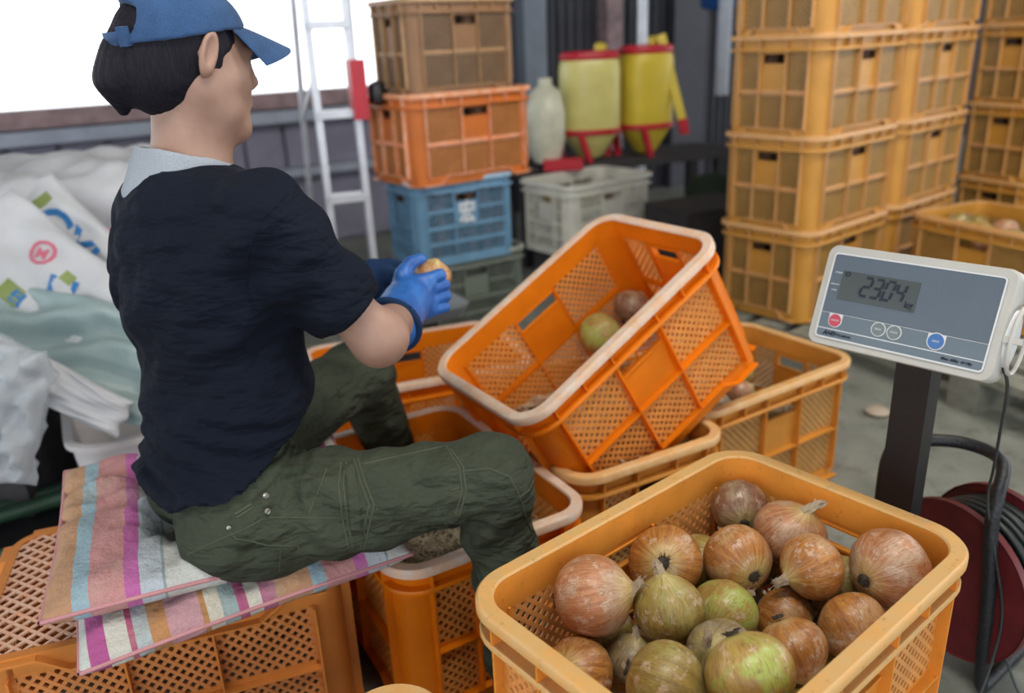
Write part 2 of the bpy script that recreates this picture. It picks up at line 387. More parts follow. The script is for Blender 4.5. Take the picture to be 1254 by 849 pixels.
# ------------------------------------------------------------------ crates
HX, HY, RC, HH = .243, .1645, .045, .305
def lattice_mb(w, h, pitch, bw, th):
    """diagonal bars filling [0,w]x[0,h] in the xz plane"""
    mb = MB(); step = pitch * math.sqrt(2)
    for sgn in (1, -1):
        c = -h + step * .5 if sgn == 1 else step * .5
        hi = w if sgn == 1 else w + h
        while c < hi:
            # line: x - z = c   or   x + z = c
            if sgn == 1: z0 = max(0, -c); z1 = min(h, w - c); a = (c + z0, z0); b = (c + z1, z1)
            else: z0 = max(0, c - w); z1 = min(h, c); a = (c - z0, z0); b = (c - z1, z1)
            if z1 - z0 > .003:
                y = .0002 * sgn
                mb.bar((a[0], y, a[1]), (b[0], y, b[1]), bw, th, (0, 1, 0))
            c += step
    return mb
CR = {}
def crate_meshes():
    t = .003
    rim = MB().ring([(-.003, .302), (-.001, .305), (.015, .305), (.018, .302), (.018, .290), (.0155, .290), (.0155, .300), (-.002, .300)], HX, HY, RC, 10)
    CR['rim'] = smooth_by_angle(rim.mesh('rim'), 45)
    CR['upper_band'] = smooth_by_angle(MB().ring([(-.003, .301), (0, .301), (0, .256), (-.003, .256)], HX, HY, RC, 10).mesh('upper_band'), 45)
    lr = MB().ring([(0, .265), (.014, .265), (.0155, .2625), (.0155, .258), (.0125, .258), (0, .261)], HX, HY, RC)
    CR['lower_ring'] = smooth_by_angle(lr.mesh('lower_ring'), 45)
    post = MB(); seg = 8; ins = []; outs = []
    ang = [90 * i / seg for i in range(seg + 1)]
    loop_o = [(RC - .012 * 0, -.008)] + [(RC * math.cos(R(a)), RC * math.sin(R(a))) for a in ang] + [(-.008, RC)]
    loop_i = [(RC - t, -.008)] + [((RC - t) * math.cos(R(a)), (RC - t) * math.sin(R(a))) for a in ang] + [(-.008, RC - t)]
    L = loop_o + loop_i[::-1]
    post.loft([[(x, y, z) for x, y in L] for z in (.012, .258)], smooth=True)
    CR['corner_post'] = smooth_by_angle(post.mesh('corner_post'), 50)
    for key, hw, cols in (('long', HX - RC, .058), ('short', HY - RC, .045)):
        rb = MB()
        for x in (-hw, -cols, cols, hw): rb.box((x - .0016, .0058, .03), (x + .0016, -.0135, .260))
        for x in (-hw, -cols, cols, hw, -hw * .5 - cols * .5, hw * .5 + cols * .5) if key == 'long' else (-hw, -cols, cols, hw):
            rb.box((x - .0016, 0, .264), (x + .0016, -.0145, .300))
        rb.box((-hw, .001, .136), (hw, -.0115, .1395))
        rb.box((-hw, .0052, .1365), (hw, .003, .1390)); rb.box((-hw, .0035, .128), (hw, 0.0, .146))
        # stepped foot rib
        e = hw * .62; e2 = hw * .80
        P = [(-hw - .02, .004), (-e2, .004), (-e, .030), (e, .030), (e2, .004), (hw + .02, .004)]
        for (a, b) in zip(P[:-1], P[1:]): rb.bar((a[0], -.006, a[1] + .002), (b[0], -.006, b[1] + .002), .0035, .013, (0, 1, 0))
        rb.box((-hw, .0, 0.030), (hw, .003, .0345))
        CR['ribs_' + key] = fixn(rb.mesh('side_ribs'))
        sp = MB(); sp.box((-cols, 0, .146), (cols, .003, .222)); sp.box((-cols, 0, .250), (cols, .003, .259))
        hs = .053 if key == 'long' else .038
        sp.box((-cols, 0, .222), (-hs, .003, .250)); sp.box((hs, 0, .222), (cols, .003, .250)); sp.box((-hs, -.004, .219), (hs, .005, .223)); sp.box((-hs, -.004, .250), (hs, .005, .253))
        CR['panel_' + key] = fixn(sp.mesh('handle_panel'))
        for w, nm in ((hw - cols, 'side'), (2 * cols, 'mid')):
            CR['lat_%s_%s' % (key, nm)] = fixn(lattice_mb(w, .0935, .0122, .0052, .0028).mesh('lattice_panel'))
            CR['latU_%s_%s' % (key, nm)] = fixn(lattice_mb(w, .112, .0122, .0052, .0028).mesh('lattice_panel'))
    bs = MB(); g = lattice_mb(2 * HX - .02, 2 * HY - .02, .0165, .0042, .003)
    for v in g.v: bs.v.append((v[0] - HX + .01, v[2] - HY + .01, v[1] + .004))
    bs.f = list(g.f); bs.sm = list(g.sm)
    CR['base'] = fixn(bs.mesh('base_lattice'))
    br = MB().ring([(-.013, .001), (0, .001), (0, .034), (-.003, .034), (-.003, .006), (-.013, .006)], HX, HY, RC)
    CR['base_rim'] = smooth_by_angle(br.mesh('base_band'), 45)
crate_meshes()
# plain slotted walls for the other make of crate (blue, white, grey)
def slot_meshes():
    for key, hw in (('long', HX - RC), ('short', HY - RC)):
        sl = MB(); n = int(2 * hw / .013)
        for i in range(n + 1):
            x = -hw + 2 * hw * i / n
            if abs(x) < .058: sl.box((x - .0025, 0, .03), (x + .0025, .003, .135))
            else: sl.box((x - .0025, 0, .03), (x + .0025, .003, .25))
        for z in (.082, .137, .195):
            if z == .195:
                sl.box((-hw, -.003, z - .005), (-.06, .003, z + .005)); sl.box((.06, -.003, z - .005), (hw, .003, z + .005))
            else: sl.box((-hw, -.006, z - .006), (hw, .003, z + .006))
        for x in (-hw, -.062, .062, hw): sl.box((x - .002, -.008, .03), (x + .002, 0, .30))
        CR['slots_' + key] = fixn(sl.mesh('slotted_wall'))
slot_meshes()

CRATES = {}
LATM = dict(bright=plastic('orange_lattice', (.95, .40, .09), trans=.3), tan=plastic('ochre_lattice', (.40, .225, .06), trans=.12), front=plastic('amber_lattice', (.86, .42, .13), trans=.25), amber=plastic('amber_lattice_worn', (.62, .34, .11), trans=.2), seat=plastic('worn_lattice', (.76, .31, .10), trans=.2), red=plastic('dusty_orange_lattice', (.60, .24, .07), trans=.25), brown=plastic('dusty_brown_lattice', (.26, .16, .09), trans=.2))
def crate(key, label, kind, loc, yaw, group=None, rot=None, style='lattice', name='harvest_crate', hz=1.0, hxy=1.0):
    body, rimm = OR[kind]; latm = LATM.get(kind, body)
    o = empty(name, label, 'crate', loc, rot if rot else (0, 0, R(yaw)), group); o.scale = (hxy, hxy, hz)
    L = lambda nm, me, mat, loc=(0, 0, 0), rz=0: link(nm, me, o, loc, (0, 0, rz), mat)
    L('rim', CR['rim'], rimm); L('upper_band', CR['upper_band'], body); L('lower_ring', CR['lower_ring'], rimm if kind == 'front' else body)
    L('base_lattice', CR['base'], rimm if kind == 'seat' else body); L('base_band', CR['base_rim'], body)
    for i, (sx, sy) in enumerate(((1, 1), (-1, 1), (-1, -1), (1, -1))):
        L('corner_post', CR['corner_post'], body, (sx * (HX - RC), sy * (HY - RC), 0), R(90 * i))
    for (key2, off, rz, hw, cols) in (('long', (0, -HY), 0, HX - RC, .058), ('short', (HX, 0), 90, HY - RC, .045), ('long', (0, HY), 180, HX - RC, .058), ('short', (-HX, 0), 270, HY - RC, .045)):
        M4 = Matrix.Translation((off[0], off[1], 0)) @ Matrix.Rotation(R(rz), 4, 'Z')
        def at(x, y, z): return tuple(M4 @ Vector((x, y, z)))
        L('handle_panel', CR['panel_' + key2], body, at(0, 0, 0), R(rz))
        if style == 'lattice':
            L('side_ribs', CR['ribs_' + key2], rimm if kind in ('tan', 'red', 'brown') else body, at(0, 0, 0), R(rz))
            L('lattice_panel', CR['lat_%s_mid' % key2], latm, at(-cols, .0015, .0345), R(rz))
            for x in (-hw, cols):
                L('lattice_panel', CR['lat_%s_side' % key2], latm, at(x, .0015, .0345), R(rz))
                L('lattice_panel', CR['latU_%s_side' % key2], latm, at(x, .0015, .146), R(rz))
        else:
            L('slotted_wall', CR['slots_' + key2], body, at(0, 0, 0), R(rz))
    CRATES[key] = o
    return o

crate('C1', 'amber orange crate full of onions standing on the scale in front', 'front', (.238, .803, .147), 39.3)
crate('S', 'worn orange crate turned upside down under the striped cushions', 'seat', (-.546, 1.09, .305), 18.4, rot=(math.pi, 0, R(18.4)))
crate('C3', 'orange crate of dry stems and leaves under the bent right leg', 'bright', (-.158, 1.318, 0), 119.8)
crate('C5', 'orange crate on the floor holding up the tilted crate', 'amber', (.138, 1.567, 0), 118.3)
crate('C6', 'orange crate with a few green onions, standing between tilted crate and scale post', 'amber', (.498, 1.79, 0), 32.8)
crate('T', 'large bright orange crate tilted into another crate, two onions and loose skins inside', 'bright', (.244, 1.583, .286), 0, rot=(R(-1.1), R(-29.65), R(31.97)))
crate('C9', 'empty orange crate glowing in daylight beyond the left knee', 'bright', (-.245, 1.925, 0), 19.4)
crate('C11', 'amber crate with only its rounded rim corner showing at bottom edge', 'amber', (-.235, .520, 0), 39.3)
# left stack
crate('L0', 'dull grey-green crate at the bottom of the left stack', 'grey', (-.19, 3.06, 0), 30, style='slot', name='slotted_crate', hxy=.86)
crate('L1', 'blue-grey slotted crate with a white character, under the orange ones', 'blue', (-.205, 3.02, .283), 30, style='slot', name='slotted_crate', hxy=.80)
crate('L2', 'red-orange crate with sunlit end, on the blue crate', 'red', (-.188, 3.048, .572), 35.2)
crate('L3', 'brownish old orange crate topmost of the left stack', 'brown', (-.190, 3.02, .862), 35, hxy=.84)
crate('W', 'ivory slotted crate below the yellow sprayer tanks', 'white', (.36, 3.65, .15), 37.4, style='slot', name='slotted_crate')
None if True else crate('W0', 'dull grey crate under the ivory crate', 'grey', (.36, 3.65, -.14), 37.4, style='slot', name='slotted_crate') if False else None
# tower on a pallet
ex = Vector((math.cos(R(39.3)), math.sin(R(39.3)), 0)); ey = Vector((-ex.y, ex.x, 0))
A0 = Vector((1.021, 2.78, .127)); B0 = A0 + ex * .532
lv = ['lowest', 'second', 'third', 'topmost']
for k in range(4):
    crate('A%d' % k, '%s crate of the front column in the ochre tower right of centre' % lv[k], 'tan', A0 + Vector((0, 0, .29 * k)), 39.3, 'crates of the tower on the pallet')
for k in range(4):
    crate('B%d' % k, '%s crate of the second column, behind the front column of the tower' % lv[k], 'tan', B0 + Vector((0, 0, .29 * k)), 39.3, 'crates of the tower on the pallet')
for k in range(4):
    crate('D%d' % k, '%s crate of the column at the right photo edge, beside the second column' % lv[k], 'tan', (2.162, 3.373, .127 + .29 * k), 24, 'crates of the tower on the pallet')
crate('R1', 'open ochre crate of pale onions standing on the pallet behind the scale display', 'tan', (1.625, 2.593, .124), -66)
def pallet(label, loc, yaw, L, Wd, mat):
    p = empty('pallet', label, 'pallet', loc, (0, 0, R(yaw)))
    n = int(Wd / .13)
    for i in range(n + 1):
        y = -Wd / 2 + .045 + (Wd - .09) * i / n
        part('deck_board', MB().box((-L / 2, y - .045, .10), (L / 2, y + .045, .122)), mat, p)
    for x in (-L / 2 + .05, 0, L / 2 - .05):
        part('stringer', MB().box((x - .045, -Wd / 2, .0), (x + .045, Wd / 2, .099)), mat, p)
    return p
c = A0 + ex * .27
pallet('grey wooden pallet beneath the two tall columns of the crate tower', (c.x, c.y, 0), 39.3, 1.15, .50, M['wood'])
pallet('grey wooden pallet with dark gaps, right of the scale post', (1.78, 2.33, 0), -66, 1.12, 1.15, M['wood'])
pallet('grey wooden pallet beneath the column at the right edge', (2.20, 3.40, 0), 24, .62, .52, M['wood'])
# the closed crates are packed with onions, seen only as brown lumps through the lattice
fr = random.Random(77); fb = MB(); bm_ = bmesh.new(); bmesh.ops.create_icosphere(bm_, subdivisions=1, radius=1); iv_ = [v.co.copy() for v in bm_.verts]; if_ = [tuple(v.index for v in f.verts) for f in bm_.faces]; bm_.free()
for k in range(5):
    for i in range(6):
        for j in range(4):
            if 0 < i < 5 and 0 < j < 3 and k < 4: continue
            q = Vector((-.195 + .078 * i + fr.uniform(-.008, .008), -.118 + .0787 * j + fr.uniform(-.008, .008), .045 + .047 * k + .004 * (i % 2))); rr = fr.uniform(.033, .040); n0 = len(fb.v)
            fb.v += [tuple(q + v * rr) for v in iv_]; fb.f += [tuple(n0 + a for a in f) for f in if_]; fb.sm += [True] * len(if_)
FILL = fb.mesh('onion_fill'); fill_mat = plain('onions_shade_tint', (.10, .05, .025), .8, .5, 11)  # dark tone puts the crate-interior shade into the onion colour
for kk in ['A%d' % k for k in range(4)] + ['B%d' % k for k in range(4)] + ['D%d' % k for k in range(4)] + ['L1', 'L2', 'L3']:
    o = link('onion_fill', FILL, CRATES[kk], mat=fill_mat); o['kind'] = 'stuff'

# ------------------------------------------------------------------ onions
def onion_mesh(seed, neck=1):
    r = random.Random(seed); mb = MB(); k = 26; rings = []
    ph = [r.uniform(0, 6.28) for _ in range(6)]; squ = r.uniform(.90, 1.0)
    for i in range(17):
        t = i / 16; a = -math.pi / 2 + math.pi * t
        rr = math.cos(a) ** .92 if 0 < i < 16 else 0.02
        z = math.sin(a) * .93 * squ
        if t > .86: z += (t - .86) * 1.1; rr = max(rr, .13)
        if t < .06: z += .03
        ring = []
        for j in range(k):
            th = 2 * math.pi * j / k
            d = 1 + .022 * math.sin(th * 2 + ph[0]) + .012 * math.sin(th * 5 + ph[1] + t * 3) + .006 * math.sin(th * 11 + ph[2]) + .02 * math.sin(th + ph[3] + 4 * t)
            ring.append((rr * d * math.cos(th), rr * d * math.sin(th), z))
        rings.append(ring)
    mb.loft(rings); return smooth_by_angle(mb.mesh('onion'), 80)
def neck_mesh(seed):
    r = random.Random(seed); mb = MB(); pts = []; rs = []
    bx, by = r.uniform(-.3, .3), r.uniform(-.3, .3)
    for i in range(7):
        t = i / 6; pts.append((bx * t * t, by * t * t, .93 + .36 * t)); rs.append(.19 * (1 - .50 * t) + (.04 if i == 5 else 0))
    k = 9
    rings = []
    for (p, rad) in zip(pts, rs):
        rings.append([(p[0] + rad * (1 + .3 * math.sin(3 * j + i)) * math.cos(6.283 * j / k), p[1] + rad * (1 + .3 * math.cos(4 * j)) * math.sin(6.283 * j / k), p[2] + .04 * r.uniform(-1, 1)) for j in range(k)])
    mb.loft(rings, caps=True)
    for q in range(5):
        a = r.uniform(0, 6.28); p0 = Vector(pts[4]); d = Vector((math.cos(a) * .16, math.sin(a) * .16, r.uniform(.1, .35)))
        mb.quad(p0, p0 + Vector((.05, .03, 0)), p0 + d + Vector((.03, 0, .02)), p0 + d)
    return smooth_by_angle(mb.mesh('dry_neck'), 50)
def root_mesh(seed):
    r = random.Random(seed); mb = MB()
    mb.lathe([(.02, -.96), (.13, -.955), (.17, -.925), (.16, -.88)], 10)
    for q in range(46):
        a = r.uniform(0, 6.28); q0 = r.uniform(.02, .15); p = Vector((math.cos(a) * q0, math.sin(a) * q0, -.93)); d = Vector((math.cos(a) * r.uniform(.02, .16), math.sin(a) * r.uniform(.02, .16), -r.uniform(.02, .10)))
        mb.tube([p, p + d * .6, p + d + Vector((0, 0, .03))], [.012, .009, .004], 4)
    return fixn(mb.mesh('root_tuft'))
OM = [onion_mesh(i) for i in range(7)]; NM = [neck_mesh(i + 20) for i in range(4)]; RM = [root_mesh(i + 40) for i in range(3)]
def onion(loc, rad, up, mi, label, group=None, neck=True, root=True, seed=0, cat='onion'):
    """up = direction the stem points"""
    r = random.Random(seed + 3)
    q = Vector(up).normalized().to_track_quat('Z', 'Y').to_matrix() @ Matrix.Rotation(r.uniform(0, 6), 3, 'Z')
    o = link('onion', OM[seed % 7], None, loc, q.to_euler(), ON[mi]); o.scale = (rad,) * 3
    tag(o, label, cat, group)
    if neck: link('dry_neck', NM[seed % 4], o, mat=M['stem'])
    if root: link('root_tuft', RM[seed % 3], o, mat=M['root'])
    return o
ONIONS = [
 ((0.0836,0.8187,0.4065),0.05,(0.93, -0.21, 0.31),2,'large pinkish onion in the left corner, its stem pointing right'),
 ((0.1888,0.9058,0.3848),0.0493,(0.25, 0.78, -0.58),0,'large copper onion at the left long wall with dark root disc facing up'),
 ((0.3159,1.0209,0.3908),0.0407,(0.07, 1.0, 0.06),5,'small dark brown onion with black roots in the far corner'),
 ((0.365,0.948,0.3923),0.0486,(0.35, -0.22, 0.91),2,'pinkish onion by the far wall with a pointed papery tip'),
 ((0.2817,0.9037,0.3877),0.0448,(-0.24, 0.97, -0.03),0,'scuffed pinkish onion showing a black root spot, centre of the heap'),
 ((0.3608,0.8567,0.4056),0.0417,(-0.92, -0.36, -0.13),0,'shiny copper onion with withered stem pointing left'),
 ((0.4508,0.841,0.4068),0.05,(0.9, 0.44, -0.04),2,'big pinkish copper onion at the right wall, roots toward the left'),
 ((0.1726,0.8084,0.3905),0.0425,(-0.16, 0.25, 0.95),1,'round olive-brown onion just right of the left corner onion'),
 ((0.2472,0.8303,0.3629),0.0413,(0.68, 0.73, 0.05),3,'smooth yellow-green onion in the middle of the heap'),
 ((0.3288,0.851,0.3351),0.0372,(0.7, -0.7, -0.15),0,'half-hidden golden onion below the copper onion with withered stem'),
 ((0.3876,0.7886,0.3686),0.0416,(-0.18, 0.96, 0.2),0,'copper onion against the near right wall, root disc facing up'),
 ((0.2205,0.7445,0.3765),0.0398,(-0.55, -0.47, 0.69),4,'greyish onion with flaking skin below the smooth green one'),
 ((0.2977,0.7374,0.385),0.0392,(0.31, -0.6, -0.74),0,'golden onion with frayed stem pointing down, right of the green-patched one'),
 ((0.229,0.6699,0.4151),0.0459,(0.3, -0.63, -0.71),3,'large nearest onion with a bright green patch'),
 ((0.0601,0.7618,0.3397),0.0422,(0.49, 0.5, -0.71),0,'copper onion at the near left wall with root disc on top'),
 ((0.1471,0.6932,0.3848),0.0453,(0.9, -0.39, -0.21),1,'large pale yellow onion at the bottom edge, stem pointing right'),
 ((0.251,0.9658,0.3372),0.0422,(0.42, -0.39, 0.82),1,'olive onion behind the copper one with dark root disc'),
 ((0.327,0.9849,0.3223),0.0388,(0.26, -0.11, 0.96),1,'olive onion wedged behind the scuffed onion, mostly hidden'),
 ((0.4175,0.8958,0.3438),0.0413,(-0.53, -0.6, 0.6),1,'small green-brown onion tucked left of the big right-hand onion'),
 ((0.1052,0.8516,0.3246),0.0352,(0.15, 0.04, 0.99),1,'small onion low between the left corner onion and the round olive one'),
 ((0.1279,0.7901,0.3339),0.032,(0.15, 0.04, 0.99),4,'little grey onion with torn papery neck in the lower left gap'),
 ((0.3827,0.9431,0.2919),0.0383,(0.15, 0.04, 0.99),5,'brown onion at the far wall, low behind the copper ones'),
 ((0.1647,0.6073,0.198),0.042,(-0.60,0.80,-0.5),2,None),
 ((0.1014,0.6847,0.198),0.042,(-0.38,-0.92,0.3),3,None),
 ((0.0334,0.746,0.198),0.042,(0.99,0.13,-0.5),4,None),
 ((0.2343,0.6643,0.198),0.042,(-0.62,0.79,0.3),0,None),
 ((0.171,0.7417,0.198),0.042,(-0.37,-0.93,-0.5),1,None),
 ((0.0902,0.82,0.198),0.042,(0.99,0.15,0.3),2,None),
 ((0.304,0.7213,0.198),0.042,(-0.63,0.78,-0.5),3,None),
 ((0.2375,0.7965,0.198),0.042,(-0.35,-0.94,0.3),4,None),
 ((0.1701,0.8676,0.198),0.042,(0.99,0.17,-0.5),0,None),
 ((0.3736,0.7783,0.198),0.042,(-0.64,0.77,0.3),1,None),
 ((0.3057,0.8434,0.198),0.042,(-0.34,-0.94,-0.5),2,None),
 ((0.2186,0.9346,0.198),0.042,(0.98,0.18,0.3),3,None),
 ((0.4462,0.8293,0.198),0.042,(-0.65,0.76,-0.5),4,None),
 ((0.369,0.9161,0.198),0.042,(-0.32,-0.95,0.3),0,None),
 ((0.2979,0.9584,0.198),0.042,(0.98,0.20,-0.5),1,None),
 ((0.1735,0.6145,0.28),0.042,(-0.67,0.74,0.3),2,None),
 ((0.1101,0.6919,0.28),0.042,(-0.31,-0.95,-0.5),3,None),
 ((0.0397,0.7932,0.2657),0.042,(0.98,0.22,0.3),4,None),
 ((0.2431,0.6715,0.28),0.042,(-0.68,0.73,-0.5),0,None),
 ((0.1819,0.7456,0.2805),0.042,(-0.29,-0.96,0.3),1,None),
 ((0.1375,0.8138,0.2656),0.042,(0.97,0.23,-0.5),2,None),
 ((0.3128,0.7285,0.28),0.042,(-0.69,0.72,0.3),3,None),
 ((0.2494,0.8059,0.28),0.042,(-0.27,-0.96,-0.5),4,None),
 ((0.1784,0.8838,0.2822),0.042,(0.97,0.25,0.3),0,None),
 ((0.3824,0.7855,0.28),0.042,(-0.70,0.71,-0.5),1,None),
 ((0.3316,0.8847,0.2648),0.042,(-0.26,-0.97,0.3),2,None),
 ((0.2547,0.9142,0.2724),0.042,(0.96,0.27,-0.5),3,None),
 ((0.4609,0.833,0.3031),0.042,(-0.72,0.70,0.3),4,None),
 ((0.4235,0.8873,0.2532),0.042,(-0.24,-0.97,-0.5),0,None),
 ((0.3157,1.0191,0.2513),0.042,(0.96,0.28,0.3),1,None),
]
for i, (p, rad, upv, mi, lab) in enumerate(ONIONS):
    onion(p, rad, upv, mi, lab or 'onion buried under the top layer of the heap in the amber crate', None if lab else 'onions buried in the amber crate', root=i < 22, neck=i < 22, seed=i)
# two onions in the tilted crate, a few in the crates behind
T4 = Matrix.LocRotScale(CRATES['T'].location, CRATES['T'].rotation_euler, None)
def inT(u, v, w): return T4 @ Vector((u, v, w))
onion(inT(.078, .110, .118), .046, (.2, -.5, .6), 3, 'brown and green onion inside the tilted crate, the lower of two', seed=2, neck=False)
onion(inT(.176, .108, .110), .043, (.5, .4, .6), 5, 'dark purplish-brown onion inside the tilted crate, the upper of two', seed=5, neck=False)
c6 = Matrix.LocRotScale(CRATES['C6'].location, CRATES['C6'].rotation_euler, None)
o_ = onion(c6 @ Vector((.045, .01, .262)), .048, (-.15, .0, 1), 1, 'pale green onion with upright stem in the crate behind the amber one', seed=1)
for q, (u, v, w, rd) in enumerate(((-.03, -.07, .25, .040), (-.085, .02, .255, .042), (-.12, -.085, .25, .038), (-.16, .0, .25, .040), (-.20, -.09, .245, .036), (.0, .08, .245, .040), (-.18, .09, .20, .038), (-.10, .11, .20, .036), (.07, -.10, .20, .036))):
    onion(c6 @ Vector((u, v, w)), rd, (math.cos(q * 2), math.sin(q * 2), .6), (2, 4, 4, 2, 4, 1, 4, 2, 4)[q], 'brownish onion with dry leaves in the crate behind the amber one', 'onions in the crate left of the scale post', seed=q + 2)
r1 = Matrix.LocRotScale(CRATES['R1'].location, CRATES['R1'].rotation_euler, None)
for q in range(11):
    onion(r1 @ Vector((-.19 + .085 * (q % 5), -.09 + .09 * (q // 5), .245 + .012 * math.sin(q * 3))), .042, (math.cos(q), math.sin(q * 2), .7), (1, 3, 2, 1, 0)[q % 5], 'pale onion in the open ochre crate behind the scale display', 'onions in the crate behind the display', seed=q)


# ------------------------------------------------------------------ debris
def debris(name, n, fn, ln, wd, mats, parent, seed=1, flake=False):
    r = random.Random(seed); mb = MB()
    for i in range(n):
        p = Vector(fn(r)); a = r.uniform(0, 6.28); e = r.uniform(-.5, .5); L = ln * r.uniform(.4, 1.3)
        d = Vector((math.cos(a) * math.cos(e), math.sin(a) * math.cos(e), math.sin(e)))
        s = d.cross(Vector((0, 0, 1))).normalized()
        if flake:
            w = wd * r.uniform(.5, 1.2); nn = d.cross(s) * L * .25
            mb.quad(p - s * w, p + d * L * .5 - s * w * .8 + nn, p + d * L, p + d * L * .5 + s * w + nn * .6, p + s * w * .7)
        else:
            c = s * r.uniform(-.3, .3) * L
            mb.tube([p, p + d * L * .5 + c, p + d * L], wd, 3, caps=False)
    me = mb.mesh(name, mats)
    o = link(name, me, parent); o['kind'] = 'stuff'; return o
# dry stems heaped in the crate under the leg (crate C3 space)
c3 = Matrix.LocRotScale(CRATES['C3'].location, CRATES['C3'].rotation_euler, None)
def heap_z(u): return .252 - .10 * (u + .23) / .46     # slopes down toward the far end
def f3(r):
    u = r.uniform(-.200, .19); v = r.uniform(-.112, .112); return c3 @ Vector((u, v, heap_z(u) + r.uniform(-.02, .012) + .02 * math.sin(u * 20) * math.cos(v * 25)))
o = debris('dry_stems', 5200, f3, .045, .0011, M['straw'], None, 3); tag(o, 'grey-brown dry onion stems heaped in the crate under the leg', 'stems')
hb = MB(); rr_ = random.Random(5); N = 16
gp = [[c3 @ Vector((-.228 + .43 * i / N, -.148 + .296 * j / 10, heap_z(-.228 + .43 * i / N) - .012 + rr_.uniform(-.008, .008))) for j in range(11)] for i in range(N + 1)]
hb.loft(gp, closed=False, caps=False); h = link('heap_core', hb.mesh('heap_core', plain('dark_chaff', (.035, .03, .022), .95, .5, 60)), o)
h['kind'] = 'stuff'
# skins in the tilted crate
tm = Matrix.LocRotScale(CRATES['T'].location, CRATES['T'].rotation_euler, None)
def ft(r):
    u = -.232 + abs(r.gauss(0, .11)); v = r.uniform(-.155, .155); return tm @ Vector((min(u, .12), v, .014 + max(0, (.26 - (u + .232)) * .46) * r.uniform(.6, 1)))
o = debris('onion_skins', 1500, ft, .032, .010, M['skinflake'], None, 5, True); tag(o, 'papery brown onion skins collected in the low end of the tilted crate', 'onion skins')
o2 = debris('skin_bits', 500, lambda r: tm @ Vector((r.uniform(-.22, .1), r.uniform(-.15, .15), .012 + r.uniform(0, .01))), .014, .005, M['stem'], o, 6, True)

# ------------------------------------------------------------------ scale
sc0 = CRATES['C1'].location; syaw = R(39.3)
PSX = Vector((.505, .985, 0))      # foot of the post
sca = empty('platform_scale', 'platform scale with ivory display on a black post, reading 23.04 kg', 'scale', (sc0.x, sc0.y, 0), (0, 0, syaw))
mb = MB(); mb.ring([(-.19, .05), (0, .05), (.0, .132), (-.004, .136), (-.19, .136)], .205, .16, .015); part('platform_frame', mb, M['black'], sca)
part('weighing_plate', MB().box((-.20, -.155, .1365), (.20, .155, .146)), M['alu'], sca)
for sx in (-1, 1):
    for sy in (-1, 1): part('foot', MB().lathe([(.02, 0), (.022, .01), (.012, .018), (.012, .05)], 14, sx * .17, sy * .12), M['cable'], sca)
inv = Matrix.Rotation(-syaw, 4, 'Z') @ Matrix.Translation((-sc0.x, -sc0.y, 0))
SM = Matrix.Rotation(R(-49.7), 4, 'Z') @ Matrix.Rotation(R(-1.2), 4, 'Y') @ Matrix.Rotation(R(-20.9), 4, 'X')
DC = Vector((.525, 1.037, .677))
def scale_part(name, mb, mat, w=None, par=None, ang=None):
    o = part(name, mb, mat, par or sca, ang=ang)
    if par is None: o.matrix_local = inv @ (w or Matrix())
    return o
DW = Matrix.Translation(DC) @ SM
scale_part('post', MB().box((-.024, -.018, .13), (.024, .018, .62)), M['black'], Matrix.Translation((.560, 1.045, 0)) @ Matrix.Rotation(R(-49.7), 4, 'Z'))
scale_part('post_foot', MB().box((-.07, -.05, .05), (.05, .02, .13)), M['black'], Matrix.Translation((.545, 1.03, 0)) @ Matrix.Rotation(R(-49.7), 4, 'Z'))
def rrect(w, h, r, seg=6):
    P = []
    for sx, sy, a0 in ((1, 1, 0), (-1, 1, 90), (-1, -1, 180), (1, -1, 270)):
        for i in range(seg + 1): a = R(a0 + 90 * i / seg); P.append((sx * (w / 2 - r) + r * math.cos(a), sy * (h / 2 - r) + r * math.sin(a)))
    return P
mb = MB(); W_, H_ = .25, .144
mb.loft([[(x * s, y, z * s2) for x, z in rrect(W_, H_, .014)] for s, s2, y in ((.985, .975, -.0), (1, 1, .004), (1, 1, .030), (.97, .93, .050), (.90, .75, .062))])
hs = scale_part('display_housing', mb, M['housing'], DW, ang=35)
mb = MB(); fr = rrect(W_ * .905, H_ * .845, .006); fi = rrect(W_ * .888, H_ * .815, .004)
mb.loft([[(x, -.0012, z) for x, z in fr], [(x, -.0026, z) for x, z in fr], [(x, -.0026, z) for x, z in fi], [(x, -.0005, z) for x, z in fi]], caps=False, smooth=False)
part('bezel_line', mb, M['white_ink'], hs)
def plate(name, x0, x1, z0, z1, mat, y=-.0010, t=.0008): return part(name, MB().box((x0, y - t, z0), (x1, y + .0002, z1)), mat, hs)
HX2 = W_ * .444; HZ2 = H_ * .4075
plate('face_film', -HX2, HX2, -.024, HZ2, M['panel_dark'])
plate('key_film', -HX2, HX2, -.0465, -.0246, M['panel_film'])
plate('name_film', -HX2, HX2, -HZ2, -.0478, M['panel_film'])
plate('divider', -HX2, HX2, -.0478, -.0465, M['white_ink'], -.0012); plate('divider', -HX2, HX2, -.0247, -.0242, M['white_ink'], -.0012)
plate('lcd', -.094, .0135, -.0035, .0370, M['lcd'], -.0020)
dg = MB(); Y = -.0034
def seg(x, z, segs, w=.0108, h=.0255, sh=.10):
    def pt(u, v): return (x + u * w + (v - .5) * h * sh * 2, Y, z + v * h)
    w, h = w, h; S7 = dict(a=((.08, 1), (.92, 1)), g=((.08, .5), (.92, .5)), d=((.08, 0), (.92, 0)), f=((0, .92), (0, .56)), b=((1, .92), (1, .56)), e=((0, .44), (0, .08)), c=((1, .44), (1, .08)))
    for s_ in segs:
        p, q = S7[s_]; dg.bar(pt(*p), pt(*q), .0034, .0006, (0, 1, 0))
